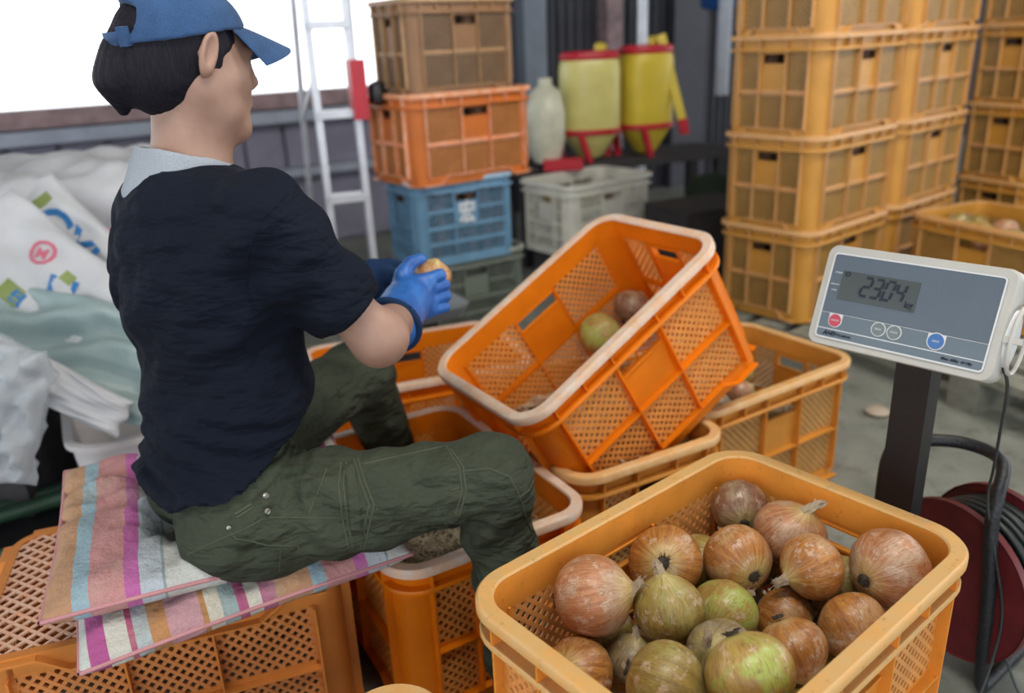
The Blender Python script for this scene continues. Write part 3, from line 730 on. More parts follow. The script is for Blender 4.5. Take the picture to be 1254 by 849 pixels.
for x, s_ in ((-.0640, 'abged'), (-.0485, 'abgcd'), (-.0325, 'abcdef'), (-.0170, 'bcfg')): seg(x + .002, .0065, s_)
dg.box((-.0350, Y - .0003, .0042), (-.0318, Y + .0003, .0074))
part('digits', dg, M['ink'], hs)
def txt(t, size, x, z, mat, par, y=-.0030, **k):
    me = text_mesh(t, size, **k); return link('lettering', me, par, (x, y, z), (R(90), 0, 0), mat)
txt('kg', .0125, .0048, .0050, M['ink'], hs, -.0034, bold=True)
txt('O', .0095, -.0865, .0325, M['ink'], hs, -.0034, bold=True)
txt('STABLE', .0032, -.100, .0330, M['white_ink'], hs); txt('WEIGHT', .0034, -.1015, .0160, M['white_ink'], hs); txt('TARE', .0034, -.1010, .0080, M['white_ink'], hs)
txt('A', .0095, -.0985, -.0532, M['ink'], hs, bold=True, shear=.3); txt('ND', .0080, -.0890, -.0532, M['ink'], hs, bold=True, shear=.3)
txt('FG-60KAL', .0050, -.0700, -.0535, M['ink'], hs)
txt('Max. 60kg  d=10g', .0052, .0800, -.0532, M['ink'], hs, bold=True, shear=.2)
for x, mt, t, tab in ((-.0885, M['red_key'], 'ON/OFF', 1), (-.026, M['grey_key'], 'PRINT', 0), (-.0045, M['grey_key'], 'MODE', 0), (.0500, M['blue_key'], 'ZERO', 1)):
    z = -.0340; mb = MB(); K = 28; big = 1.15 if mt is M['blue_key'] else 1
    mb.loft([[(x + r_ * big * math.cos(6.28318 * i / K), y, z + r_ * big * math.sin(6.28318 * i / K)) for i in range(K)] for r_, y in ((.0100, -.001), (.0100, -.0026), (.0088, -.0026), (.0088, -.001))], caps=False)
    rg = part('key_ring', mb, M['white_ink'], hs)
    if tab: plate('key_tab', x - .0098 * big, x + .0098 * big, z + .002, -.0246, M['white_ink'], -.0010, .0012)
    mb = MB(); mb.loft([[(x + .0086 * big * math.cos(6.28318 * i / K), y, z + .0086 * big * math.sin(6.28318 * i / K)) for i in range(K)] for y in (-.001, -.0030)])
    kk = part('key', mb, mt, hs); txt(t, .0034, x, z, M['white_ink'], hs, -.0033)
# round hub, strap and clamp on the right end of the housing
mb = MB(); mb.loft([[(.122 + dx * .6, .026 + .024 * sc_ * math.cos(6.28318 * i / 24), -.012 + .038 * sc_ * math.sin(6.28318 * i / 24)) for i in range(24)] for dx, sc_ in ((0, 1), (.010, .96), (.012, .7))])
part('side_knob', mb, M['white_ink'], hs)
mb = MB(); mb.tube([(.133, .028 + .028 * math.cos(6.28318 * i / 24), -.012 + .043 * math.sin(6.28318 * i / 24)) for i in range(25)], .003, 6, caps=False); part('bracket_ring', mb, M['housing'], hs, ang=60)
part('clamp', MB().box((.124, .000, -.018), (.146, .012, -.010)), M['housing'], hs)
cd = empty('power_cord', 'thin black cord hanging from the scale display down to the floor', 'cord', (.66, .90, 0))
cdp = [(.60, .945, .64), (.625, .95, .60), (.66, 1.0, .50), (.690, 1.045, .42), (.70, 1.06, .36), (.715, 1.045, .28), (.735, 1.03, .18), (.728, 1.02, .10), (.70, 1.0, .03), (.66, .98, .006), (.58, .93, .006)]
def spline(P, n=8):
    P = [Vector(p) for p in P]; out = []
    for i in range(len(P) - 1):
        a, b, c_, d = P[max(i - 1, 0)], P[i], P[i + 1], P[min(i + 2, len(P) - 1)]
        for k_ in range(n):
            t = k_ / n; out.append(.5 * ((2 * b) + (c_ - a) * t + (2 * a - 5 * b + 4 * c_ - d) * t * t + (-a + 3 * b - 3 * c_ + d) * t ** 3))
    return out + [P[-1]]
mb = MB().tube([p - Vector((.66, .90, 0)) for p in spline(cdp)], .0022, 6); part('cord', mb, M['cable'], cd, ang=60)
mb = MB().tube([p - Vector((.66, .90, 0)) for p in spline([(.748, 1.02, .10), (.765, 1.0, .05), (.79, .96, .006), (.88, .93, .006)])], .0022, 6); part('cord', mb, M['cable'], cd, ang=60)


# ------------------------------------------------------------------ cable reel
RX = R(22); ra = Vector((math.cos(RX), math.sin(RX), 0)); rb = Vector((-ra.y, ra.x, 0))
RL = Vector((.745, 1.135, .178))
reel = empty('cable_reel', 'dark red cable reel wound with black cable on a grey tube stand, behind the scale', 'cable reel', (RL.x, RL.y, 0), (0, 0, RX))
def disc(x0, r, mat, name='reel_flange'):
    mb = MB(); K = 48
    mb.loft([[(x0 + dx, rr * math.cos(2 * math.pi * i / K), RL.z + rr * math.sin(2 * math.pi * i / K)) for i in range(K)] for dx, rr in ((-.003, r - .016), (-.003, r - .004), (-.006, r), (.006, r), (.003, r - .004), (.003, r - .016))])
    return part(name, mb, mat, reel, ang=35)
disc(-.045, .135, M['reel_red']); disc(.060, .135, M['reel_red'])
mb = MB(); K = 32
mb.loft([[(x, .05 * math.cos(2 * math.pi * i / K), RL.z + .05 * math.sin(2 * math.pi * i / K)) for i in range(K)] for x in (-.045, .060)]); part('drum', mb, M['black'], reel, ang=35)
rq = random.Random(9)
for k_ in range(11):
    x = -.036 + .0088 * k_; rr = .112 + rq.uniform(-.004, .006); ph = rq.uniform(0, 6)
    mb = MB().tube([(x + .004 * math.sin(t * 6.28318 / 40 + ph), rr * math.cos(t * 6.28318 / 40), RL.z + rr * math.sin(t * 6.28318 / 40)) for t in range(41)], .0048, 7, caps=False)
    part('cable_turn', mb, M['cable'], reel, ang=60)
    mb = MB().tube([(x + .004 * math.sin(t * 6.28318 / 40 + ph + 2), (rr - .016) * math.cos(t * 6.28318 / 40), RL.z + (rr - .016) * math.sin(t * 6.28318 / 40)) for t in range(41)], .0055, 6, caps=False)
    part('cable_turn', mb, M['cable'], reel, ang=60)
def frame(P, r=.0105): 
    iv = Matrix.Rotation(-RX, 4, 'Z') @ Matrix.Translation((-RL.x, -RL.y, 0))
    part('stand_tube', MB().tube([iv @ p for p in spline(P, 7)], r, 10), M['darkmetal'], reel, ang=60)
frame([(.862, 1.142, .012), (.80, 1.095, .012), (.752, 1.058, .012), (.738, 1.048, .020), (.733, 1.046, .05), (.722, 1.050, .20), (.712, 1.058, .315), (.722, 1.072, .360), (.748, 1.110, .385), (.755, 1.15, .388), (.735, 1.19, .386), (.70, 1.21, .384), (.66, 1.215, .382)])
frame([(.640, 1.215, .382), (.615, 1.20, .37), (.60, 1.18, .33), (.605, 1.18, .20), (.63, 1.20, .03), (.66, 1.22, .012), (.74, 1.27, .012), (.85, 1.33, .012)])
frame([(.862, 1.142, .012), (.90, 1.18, .012), (.91, 1.26, .012), (.85, 1.33, .012)])
frame([(.722, 1.050, .178), (.745, 1.135, .178), (.77, 1.20, .178), (.62, 1.19, .178)], .006)


# ------------------------------------------------------------------ cushions
def cushion(name, w, d, t, seed, tufts):
    r = random.Random(seed); N = 64; ph = [r.uniform(0, 6) for _ in range(8)]
    def H(u, v, top):
        e = (1 - abs(u) ** 7) * (1 - abs(v) ** 7); e = max(e, 0) ** .42
        h = t / 2 * e
        x, y = u * w / 2, v * d / 2
        if top:
            for (a, b) in tufts: h -= t * .55 * math.exp(-((x - a) ** 2 + (y - b) ** 2) / .0012)
            # radiating creases between the tufts
            for (a, b) in tufts:
                dx, dy = x - a, y - b; rr = math.hypot(dx, dy) + 1e-6; h -= t * .17 * math.exp(-rr / .08) * (1 + math.sin(8 * math.atan2(dy, dx) + ph[0]))
            h -= t * .50 * math.exp(-((y - .035 + .012 * math.sin(x * 25)) / .010) ** 2) * (1 if x < .08 else .2)
            h -= t * .50 * math.exp(-((y - .120 + .01 * math.sin(x * 22 + 1)) / .009) ** 2) * (1 if x < .08 else .2)
            h += t * .10 * e * math.sin(x * 48 + ph[1] + 3 * math.sin(y * 21)) * math.sin(y * 40 + ph[2])
        return h
    mb = MB()
    for top in (1, 0):
        rings = []
        for i in range(N + 1):
            u = -1 + 2 * i / N; u = math.sin(u * math.pi / 2)
            rings.append([(u * w / 2 * (1 - .03 * (1 - v * v)), v * d / 2 * (1 - .03 * (1 - u * u)), (H(u, v, top) if top else -H(u, v, top))) for v in [math.sin((-1 + 2 * j / N) * math.pi / 2) for j in range(N + 1)]])
        mb.loft(rings, closed=False, caps=False)
    me = mb.mesh(name); bm = bmesh.new(); bm.from_mesh(me); bmesh.ops.remove_doubles(bm, verts=bm.verts, dist=.0006); bmesh.ops.recalc_face_normals(bm, faces=bm.faces)
    for f in bm.faces: f.smooth = True
    bm.to_mesh(me); bm.free(); return me
def piping(w, d):
    mb = MB(); P = []
    for k in range(80):
        s = k / 80 * 4; q = int(s); f = (s - q) * 2 - 1
        f2 = math.sin(f * math.pi / 2); b = 1 - .03 * (1 - f2 * f2)
        P.append(((f2 * w / 2, -d / 2 * b, 0), (w / 2 * b, f2 * d / 2, 0), (-f2 * w / 2, d / 2 * b, 0), (-w / 2 * b, -f2 * d / 2, 0))[q])
    mb.tube(P + [P[0]], .0032, 6, caps=False); return mb
lo = link('seat_cushion', cushion('seat_cushion', .44, .42, .058, 3, []), None, (-.452, 1.098, .335), (0, R(-1.0), R(28.5)))
lo.data.materials.append(cushion_mat('striped_cotton_lower', -.22, .44, .95, .47)); tag(lo, 'lower striped seat cushion, its pale and magenta front edge showing', 'cushion')
part('piping', piping(.44, .42), M['piping'], lo)
up = link('seat_cushion', cushion('seat_cushion', .435, .42, .062, 4, [(-.075, .075), (-.06, -.05), (.05, .035), (.10, .09)]), None, (-.470, 1.108, .386), (0, R(1.5), R(22.5)))
up.data.materials.append(cushion_mat('striped_cotton_upper', -.23, .46, 1.0, 0.0)); tag(up, 'upper tufted striped cushion in tan, pink and pale blue that the person sits on', 'cushion')
part('piping', piping(.435, .42), M['piping'], up)

# ------------------------------------------------------------------ sacks, tub and junk on the left
def sack(w, h, t, seed, N=34, crk=1.0, box=6):
    r = random.Random(seed); ph = [r.uniform(0, 6) for _ in range(9)]; mb = MB()
    for top in (1, -1):
        rings = []
        for i in range(N + 1):
            u = math.sin((-1 + 2 * i / N) * math.pi / 2); row = []
            for j in range(N + 1):
                v = math.sin((-1 + 2 * j / N) * math.pi / 2); e = max(0, (1 - abs(u) ** box) * (1 - abs(v) ** box)) ** .5
                z = top * t / 2 * e
                z += crk * e * (.008 * math.sin(7 * u + 3 * math.sin(3 * v + ph[0]) + ph[1]) + .006 * math.sin(9 * v + 3 * math.sin(4 * u + ph[2]) + ph[3]) + .004 * math.sin(17 * u * v + ph[4] + 9 * v))
                z += crk * .006 * math.sin(5 * u + ph[5]) * math.sin(4 * v + ph[6])
                row.append((u * w / 2 * (1 + .02 * math.sin(6 * v + ph[7])), v * h / 2 * (1 + .03 * math.sin(5 * u + ph[8])), z))
            rings.append(row)
        mb.loft(rings, closed=False, caps=False)
    me = mb.mesh('sack'); bm = bmesh.new(); bm.from_mesh(me); bmesh.ops.remove_doubles(bm, verts=bm.verts, dist=.0005); bmesh.ops.recalc_face_normals(bm, faces=bm.faces)
    for f in bm.faces: f.smooth = True
    bm.to_mesh(me); bm.free(); return me
def put_sack(label, w, h, t, seed, mat, loc, tilt, roll, yaw=0, crk=1.0, name='sack'):
    o = link(name, sack(w, h, t, seed, crk=crk), None, loc, mat=mat)
    o.matrix_world = Matrix.Translation(loc) @ Matrix.Rotation(R(yaw), 4, 'Z') @ Matrix.Rotation(R(tilt), 4, 'X') @ Matrix.Rotation(R(roll), 4, 'Z')
    return tag(o, label, 'sack')
def on_sack(o, txt_, size, x, y, mat, rz=0, bold=True, z=None):
    me = text_mesh(txt_, size, .002, bold); bvh = BVHTree.FromPolygons([v.co.copy() for v in o.data.vertices], [tuple(p.vertices) for p in o.data.polygons])
    for v in me.vertices:
        p = Matrix.Rotation(R(rz), 3, 'Z') @ v.co + Vector((x, y, 0)); hit = bvh.ray_cast(Vector((p.x, p.y, .5)), Vector((0, 0, -1)))
        v.co = (p.x, p.y, (hit[0].z if hit[0] else 0) + .0015 + v.co.z)
    return link('printed_lettering', me, o, mat=mat)
def patch_on(o, x0, y0, w, h, rz, mat, name='printed_block'):
    bvh = BVHTree.FromPolygons([v.co.copy() for v in o.data.vertices], [tuple(p.vertices) for p in o.data.polygons]); mb = MB(); rows = []
    for i in range(9):
        row = []
        for j in range(9):
            p = Matrix.Rotation(R(rz), 3, 'Z') @ Vector((w * (i / 8 - .5), h * (j / 8 - .5), 0)) + Vector((x0, y0, 0)); hit = bvh.ray_cast(Vector((p.x, p.y, .5)), Vector((0, 0, -1)))
            row.append((p.x, p.y, (hit[0].z if hit[0] else 0) + .0012))
        rows.append(row)
    mb.loft(rows, closed=False, caps=False); return part(name, mb, mat, o)

tb = MB().box((-1.75, 1.98, 0), (-.93, 2.55, .395)); ob = part('cardboard_box', tb, M['cardboard']); tag(ob, 'dark cardboard box under the pile of sacks at the left', 'box')
s_ = put_sack('beige sack lowest of the pile behind the person', .52, .40, .12, 11, M['sackbeige'], (-1.08, 2.20, .462), 0, 12)
s_ = put_sack('white sack with a dark and pink printed corner, second in the pile', .66, .44, .12, 12, M['sackwhite'], (-1.17, 2.20, .572), 3, 8)
patch_on(s_, .20, -.17, .10, .05, 10, M['pinkprint']); patch_on(s_, .27, -.16, .05, .05, 10, M['ink'])
s_ = put_sack('plump white sack on top of the pile by the window', .62, .44, .17, 13, M['sackwhite'], (-1.22, 2.27, .690), 5, 10)
s_ = put_sack('white sack printed with big blue letters G and Y, leaning on the pile', .46, .17, .05, 14, M['sackwhite'], (-1.010, 1.94, .575), 62, -47, 0, .5)
on_sack(s_, 'GYI', .115, -.065, .0, M['blueprint']); patch_on(s_, -.175, .0, .03, .10, 0, M['greenprint'])
s_ = put_sack('white sack with a small red round mark and blue blocks, in front of lettered sack', .44, .26, .05, 15, M['sackwhite'], (-1.075, 1.84, .545), 60, -40, 0, .6)
on_sack(s_, 'I I', .095, .06, .015, M['blueprint'], 20); on_sack(s_, 'M', .036, -.035, .06, M['pinkprint'], 25); on_sack(s_, 'O', .085, -.035, .06, M['pinkprint'], 25, False)
patch_on(s_, -.03, -.05, .055, .045, 0, M['greenprint']); patch_on(s_, -.01, -.05, .03, .035, 0, M['blueprint']); patch_on(s_, .05, .055, .03, .025, 0, M['greenprint'])
s_ = put_sack('pale teal plastic sheet draped over the sacks, beside the navy shirt', .60, .25, .035, 16, M['sheet'], (-1.03, 1.73, .440), 50, -17, 0, 1.6, 'plastic_sheet'); s_['category'] = 'sheet'
s_ = put_sack('folded white sack with small red and blue print below the teal sheet', .44, .085, .04, 17, M['sackwhite'], (-1.005, 1.60, .425), 70, -29, 0, .6)
on_sack(s_, '大', .034, .0, .0, M['redprint']); patch_on(s_, -.06, .0, .030, .045, 10, M['blueprint'])
s_ = put_sack('crumpled clear plastic bag at the left photo edge', .17, .27, .09, 18, M['clear'], (-1.00, 1.46, .40), 75, -12, 0, 2.2, 'plastic_bag'); s_['category'] = 'bag'
s_ = put_sack('upper crumpled clear plastic bag at the left photo edge', .17, .16, .08, 19, M['clear'], (-1.03, 1.50, .47), 70, -35, 0, 2.2, 'plastic_bag'); s_['category'] = 'bag'

tub = empty('tub', 'white plastic tub with red print on the floor behind the cushions', 'tub', (-.830, 1.825, 0), (0, 0, R(28)))
mb = MB(); mb.ring([(-.03, .004), (0, .004), (.022, .235), (.034, .237), (.034, .250), (.016, .250), (.014, .242), (-.008, .010), (-.03, .010)], .20, .14, .05, 9); part('tub_wall', mb, M['tubwhite'], tub, ang=40)
part('tub_floor', MB().box((-.175, -.115, .003), (.175, .115, .008)), M['tubwhite'], tub)
for q in range(9):
    link('lettering', text_mesh('北海'[q % 2], .030, .001, True), tub, (-.06 + .03 * q, -.1645, .195), (R(95), 0, 0), M['redprint']) if q < 5 else None
part('dark_rags', MB().lathe([(.02, .03), (.13, .03), (.12, .12), (.05, .17), (.01, .175)], 14), M['black'], tub, ang=80)
for q, (a, b_) in enumerate((((-1.45, 1.47, .06), (-.62, 2.02, .06)), ((-1.45, 1.56, .045), (-.66, 2.10, .045)), ((-1.45, 1.36, .03), (-.80, 1.72, .03)))):
    o = part('pole', MB().tube([Vector(b_) - Vector(a), (0, 0, 0)], .017 if q < 2 else .012, 10), M['greypole'], None, a, ang=60)
    tag(o, ('dark green pole on the floor beyond the seat crate, nearest the tub', 'dark green pole lying right behind the first, against the boxes', 'thinner green pole lying closest to the seat crate')[q], 'pole')
mt_ = part('shade_mat', MB().box((-1.9, 1.15, .0), (-.88, 2.0, .012)), M['black']); tag(mt_, 'black mat added to stand in for shade on the floor at left', 'mat')  # added black sheet, standing in for deep shade on the floor
dbx = part('shade_block', MB().box((-1.75, 1.72, .012), (-1.16, 1.94, .30)), M['darkwood']); tag(dbx, 'dark timber block added to stand in for shade under the sacks', 'timber')  # added dark block, standing in for the near-black shade here
bd_ = part('board', MB().box((-.21, -.012, 0), (.21, .012, .66)), M['tray'], None, (-1.62, 3.30, 0), (R(-8), 0, R(31.8))); tag(bd_, 'plain grey board leaning against the wall below the window', 'board')

lad = empty('stepladder', 'aluminium stepladder with a red clamp standing between person and crate stacks', 'ladder', (-.55, 2.85, 0), (0, 0, R(20)))
for x in (-.060, .075):
    part('ladder_rail', MB().bar((x * 1.0, 0, 0), (x * .92, .05, 1.75), .040, .022, (1, 0, 0)), M['alu'], lad)
for x in (-.07, .11):
    part('rear_leg', MB().bar((x * 1.3, .42, 0), (x * .9, .10, 1.70), .026, .018, (1, 0, 0)), M['alu'], lad)
for z in (.26, .54, .82, 1.10, 1.38):
    part('step', MB().box((-.06, -.035 + z * .03, z - .012), (.075, .045 + z * .03, z + .012)), M['alu'], lad)
part('brace', MB().bar((-.06, .02, .95), (-.08, .24, .80), .018, .006, (1, 0, 0)), M['alu'], lad)
part('clamp', MB().box((.055, -.03, .80), (.105, .055, .99)), M['cap_red'], lad); part('clamp_knob', MB().lathe([(.004, .84), (.026, .85), (.030, .88), (.026, .91), (.004, .92)], 14, .145, .01), M['black'], lad, ang=50)
bl = part('water_can', MB().lathe([(.001, 0), (.07, 0), (.075, .02), (.072, .20), (.05, .26), (.02, .28), (.02, .32), (.001, .32)], 20), M['black'], None, (-.34, 2.62, 0), ang=40); tag(bl, 'black can on the floor at the left of the blue crate', 'can')
tr_ = empty('tray', 'flat grey-green tray seen past the glove, under the blue crate side', 'tray', (-.33, 2.25, 0), (0, 0, R(30)))
part('tray_top', MB().ring([(-.05, .30), (0, .30), (.02, .335), (.012, .335), (-.006, .308), (-.05, .308)], .17, .12, .04), M['grey_key'], tr_, ang=40); part('tray_plate', MB().box((-.13, -.08, .30), (.13, .08, .305)), M['tray'], tr_)
part('tray_stand', MB().box((-.10, -.07, 0), (.10, .07, .30)), M['darkwood'], tr_)

# sprayer tanks on a dark bench
bench = empty('bench', 'low dark bench carrying the yellow sprayer tanks', 'bench', (.60, 4.12, 0), (0, 0, R(20)))
part('bench_top', MB().box((-.62, -.12, .43), (.55, .22, .47)), M['darkwood'], bench)
for x in (-.56, .49):
    for y in (-.08, .17): part('leg', MB().box((x - .025, y - .025, 0), (x + .025, y + .025, .43)), M['darkwood'], bench)
def tank(label, loc, yaw, w, h, mat, lidmat):
    t = empty('sprayer_tank', label, 'sprayer', loc, (0, 0, R(yaw)))
    def ov(prof, k=28): 
        return [[(r_ * w * .5 * math.copysign(abs(math.cos(a)) ** .75, math.cos(a)), r_ * w * .38 * math.copysign(abs(math.sin(a)) ** .75, math.sin(a)), z * h) for a in [6.28318 * i / k for i in range(k)]] for r_, z in prof]
    mb = MB(); mb.loft(ov([(.30, .02), (.42, .04), (.80, .20), (.98, .27), (1, .30), (1, .82), (.97, .90), (.90, .935)])); part('tank_body', mb, mat, t, ang=50)
    mb = MB(); mb.loft(ov([(.95, .925), (.97, .935), (.97, .975), (.90, .995), (.5, 1.0)])); part('lid', mb, lidmat, t, ang=40)
    mb = MB(); mb.loft(ov([(.99, .255), (1.05, .26), (1.05, .30), (.99, .305)])); part('band', mb, lidmat, t, ang=40)
    for s in (-1, 1): part('frame_leg', MB().bar((s * w * .40, w * .3, 0), (s * w * .46, w * .34, .30 * h), .03, .02, (0, 1, 0)), lidmat, t)
    part('frame_leg', MB().bar((-w * .1, -w * .34, 0), (-w * .28, -w * .36, .28 * h), .026, .02, (0, 1, 0)), lidmat, t)
    part('nozzle_cap', MB().lathe([(.02, h * .99), (.03, h * 1.0), (.03, h * 1.05), (.012, h * 1.07)], 14, w * .22, w * .1), M['yellow'], t, ang=40)
    return t
tank('pale yellow sprayer tank with crimson lid, left of the pair', (.415, 4.02, .47), 12, .285, .495, M['paleyellow'], M['cap_red'])
tank('bright yellow sprayer tank with crimson lid, right of the pair', (.695, 4.12, .47), 25, .265, .51, M['yellow'], M['cap_red'])
ln = empty('spray_lance', 'yellow spray lance with red tip leaning beside the right sprayer tank', 'lance', (.86, 4.05, .47))
part('tube', MB().bar((0, 0, .16), (-.10, .06, .55), .040, .025, (0, 1, 0)), M['yellow'], ln); part('tip', MB().bar((.012, -.006, .10), (0, 0, .17), .042, .03, (0, 1, 0)), M['cap_red'], ln)
it = empty('sprayer_tank', 'ivory sprayer tank half hidden behind the orange crate stack', 'sprayer', (.20, 3.88, .46))
part('tank_body', MB().lathe([(.02, .02), (.06, .03), (.085, .12), (.09, .24), (.07, .34), (.03, .37), (.03, .40), (.005, .40)], 24), M['ivory'], it, ang=50); part('pump', MB().box((-.02, -.10, 0), (.16, -.04, .05)), M['cap_red'], it)
for lab, x, y, z0, z1, r_, mat in (('pale vertical pipe on the wall between the sprayer tanks', .80, 4.9, 0, 2.6, .03, 'alu'), ('grey pipe hanging at the dark wall left of the tower', 1.12, 4.35, .72, 2.6, .035, 'pale_rail')):
    o = part('pipe', MB().lathe([(r_, z0), (r_, z1)], 14), M[mat], None, (x, y, 0), ang=50); tag(o, lab, 'pipe')
o = part('tarp_bundle', MB().lathe([(.02, 1.12), (.09, 1.14), (.11, 1.3), (.08, 1.6), (.02, 1.62)], 14), M['bluetarp'], None, (1.15, 4.62, 0), ang=70); tag(o, 'blue tarp bundle hanging high on the dark wall', 'tarp')
o = part('sack', MB().lathe([(.02, 0), (.12, .01), (.15, .12), (.13, .30), (.10, .40), (.02, .42)], 18), M['darkgreen'], None, (.96, 3.78, .0), ang=70); tag(o, 'dark green sack on the floor left of the tower', 'sack')
o = part('machine_box', MB().box((-.2, -.15, 0), (.2, .15, .36)), M['darkwood'], None, (.83, 3.42, 0), (0, 0, R(25))); tag(o, 'dark box between ivory crate and green sack', 'box')
o = part('wood_block', MB().box((-.2, -.14, 0), (.2, .14, .149)), M['darkwood'], None, (.36, 3.65, 0), (0, 0, R(37.4))); tag(o, 'dark wooden block under the ivory crate', 'block')
o = part('pebble', MB().lathe([(.004, .0), (.030, .003), (.034, .012), (.022, .020), (.004, .021)], 12), M['cardboard'], None, (1.02, 2.09, 0), ang=60); o.data.materials[0] = plain('pale_stone', (.42, .36, .28), .8); tag(o, 'pale flat stone on the concrete floor right of the crates', 'stone')
wm = Matrix.LocRotScale(CRATES['W'].location, CRATES['W'].rotation_euler, None)
for q in range(6):
    onion(wm @ Vector((-.15 + .10 * (q % 3), -.05 + .1 * (q // 3), .21)), .05, (math.cos(q), math.sin(q), .5), (1, 3, 4)[q % 3], 'onion in the ivory crate below the sprayer tanks', 'onions in the ivory crate', seed=q)
link('lettering', text_mesh('宏', .085, .001, True), CRATES['L1'], (0, -HY - .004, .177), (R(90), 0, 0), M['white_ink'])

# ------------------------------------------------------------------ signed-distance modelling of the figure
def V3(*a): return np.array(a, dtype=np.float32)
def nrm(v): v = np.array(v, dtype=np.float32); return v / np.linalg.norm(v)
def cap(P, a, b, ra, rb, ax=None, k=1.0):
    a = V3(*a); b = V3(*b); Q = P
    if ax is not None:
        ax = nrm(ax); Q = P - ((P - a) @ ax)[..., None] * ax * (1 - 1 / k); b = b - ((b - a) @ ax) * ax * (1 - 1 / k)
    d = b - a; L = float(d @ d) + 1e-9
    t = np.clip(((Q - a) @ d) / L, 0, 1)
    return np.linalg.norm(Q - a - t[..., None] * d, axis=-1) - (ra + (rb - ra) * t)
def ell(P, c, fr, rad):
    q = (P - V3(*c)) @ np.array(fr, dtype=np.float32).T
    rad = V3(*rad); k0 = np.linalg.norm(q / rad, axis=-1); k1 = np.linalg.norm(q / rad ** 2, axis=-1)
    return k0 * (k0 - 1) / (k1 + 1e-6)
def smin(a, b, k):
    h = np.clip(.5 + .5 * (b - a) / k, 0, 1); return b + (a - b) * h - k * h * (1 - h)
def smax(a, b, k): return -smin(-a, -b, k)
def union(ds, k):
    d = ds[0]
    for e in ds[1:]: d = smin(d, e, k)
    return d
def wob(P, s, seed=0):
    x, y, z = P[..., 0] * s, P[..., 1] * s, P[..., 2] * s
    return (np.sin(x * 1.7 + 1.3 * np.sin(y * 1.1 + seed) + seed) + np.sin(y * 2.1 + 1.7 * np.sin(z * .9 + seed * 2)) + np.sin(z * 1.9 + 1.5 * np.sin(x * 1.3 + seed * 3))) / 3
def nets(fn, lo, hi, h):
    lo = np.array(lo); n = np.ceil((np.array(hi) - lo) / h).astype(int) + 1
    G = np.stack(np.meshgrid(*[lo[i] + h * np.arange(n[i]) for i in range(3)], indexing='ij'), -1).astype(np.float32)
    F = fn(G).astype(np.float32)
    F[0] = F[-1] = 1; F[:, 0] = F[:, -1] = 1; F[:, :, 0] = F[:, :, -1] = 1
    ins = F < 0; a, b, c = n - 1
    cnt = np.zeros((a, b, c), np.float32); acc = np.zeros((a, b, c, 3), np.float32)
    off = [(i, j, k) for i in (0, 1) for j in (0, 1) for k in (0, 1)]
    sl = lambda o: (slice(o[0], o[0] + a), slice(o[1], o[1] + b), slice(o[2], o[2] + c))
    for p in off:
        for ax in range(3):
            if p[ax]: continue
            q = list(p); q[ax] = 1; f0 = F[sl(p)]; f1 = F[sl(q)]; cr = (f0 < 0) != (f1 < 0)
            t = np.where(cr, f0 / np.where(cr, f0 - f1, 1), 0); cnt += cr
            for d in range(3): acc[..., d] += np.where(cr, (t if d == ax else p[d]), 0)
    act = cnt > 0; idx = -np.ones((a, b, c), int); idx[act] = np.arange(act.sum())
    cell = np.argwhere(act); V = lo + (cell + acc[act] / cnt[act][:, None]) * h
    faces = []
    for ax in range(3):
        o1, o2 = (ax + 1) % 3, (ax + 2) % 3
        s0 = [slice(1, -1)] * 3; s0[ax] = slice(0, -1); s1 = list(s0); s1[ax] = slice(1, None)
        A = ins[tuple(s0)]; B = ins[tuple(s1)]; base = np.array([1, 1, 1]); base[ax] = 0
        for sgn, mk in ((0, A & ~B), (1, ~A & B)):
            e = np.argwhere(mk) + base
            if not len(e): continue
            def at(d1, d2):
                q = e.copy(); q[:, o1] -= d1; q[:, o2] -= d2; return idx[q[:, 0], q[:, 1], q[:, 2]]
            f = np.stack([at(0, 0), at(1, 0), at(1, 1), at(0, 1)], 1)
            faces.append(f if sgn == 0 else f[:, ::-1])
    return V, np.concatenate(faces)
def sdf_obj(name, fn, lo, hi, h, mat, parent, org, smooth=1, disp=None):
    V, Fc = nets(fn, lo, hi, h)
    # Laplacian smoothing on the quad net
    E = np.concatenate([Fc[:, [0, 1]], Fc[:, [1, 2]], Fc[:, [2, 3]], Fc[:, [3, 0]]]); E = np.concatenate([E, E[:, ::-1]])
    for _ in range(smooth):
        S_ = np.zeros_like(V); C_ = np.bincount(E[:, 0], minlength=len(V)).astype(float)
        for d in range(3): S_[:, d] = np.bincount(E[:, 0], V[E[:, 1], d], minlength=len(V))
        V = V * .4 + S_ / np.maximum(C_, 1)[:, None] * .6
    if disp is not None:
        e = .002; g = np.stack([fn((V + np.eye(3)[i] * e).astype(np.float32)) - fn((V - np.eye(3)[i] * e).astype(np.float32)) for i in range(3)], 1)
        g /= np.linalg.norm(g, axis=1)[:, None] + 1e-9; V = V + g * disp(V.astype(np.float32), g)[:, None]
    me = bpy.data.meshes.new(name); me.from_pydata((V - np.array(org)).tolist(), [], Fc.tolist())
    me.polygons.foreach_set('use_smooth', [True] * len(Fc)); me.update(); me.materials.append(mat)
    return link(name, me, parent)

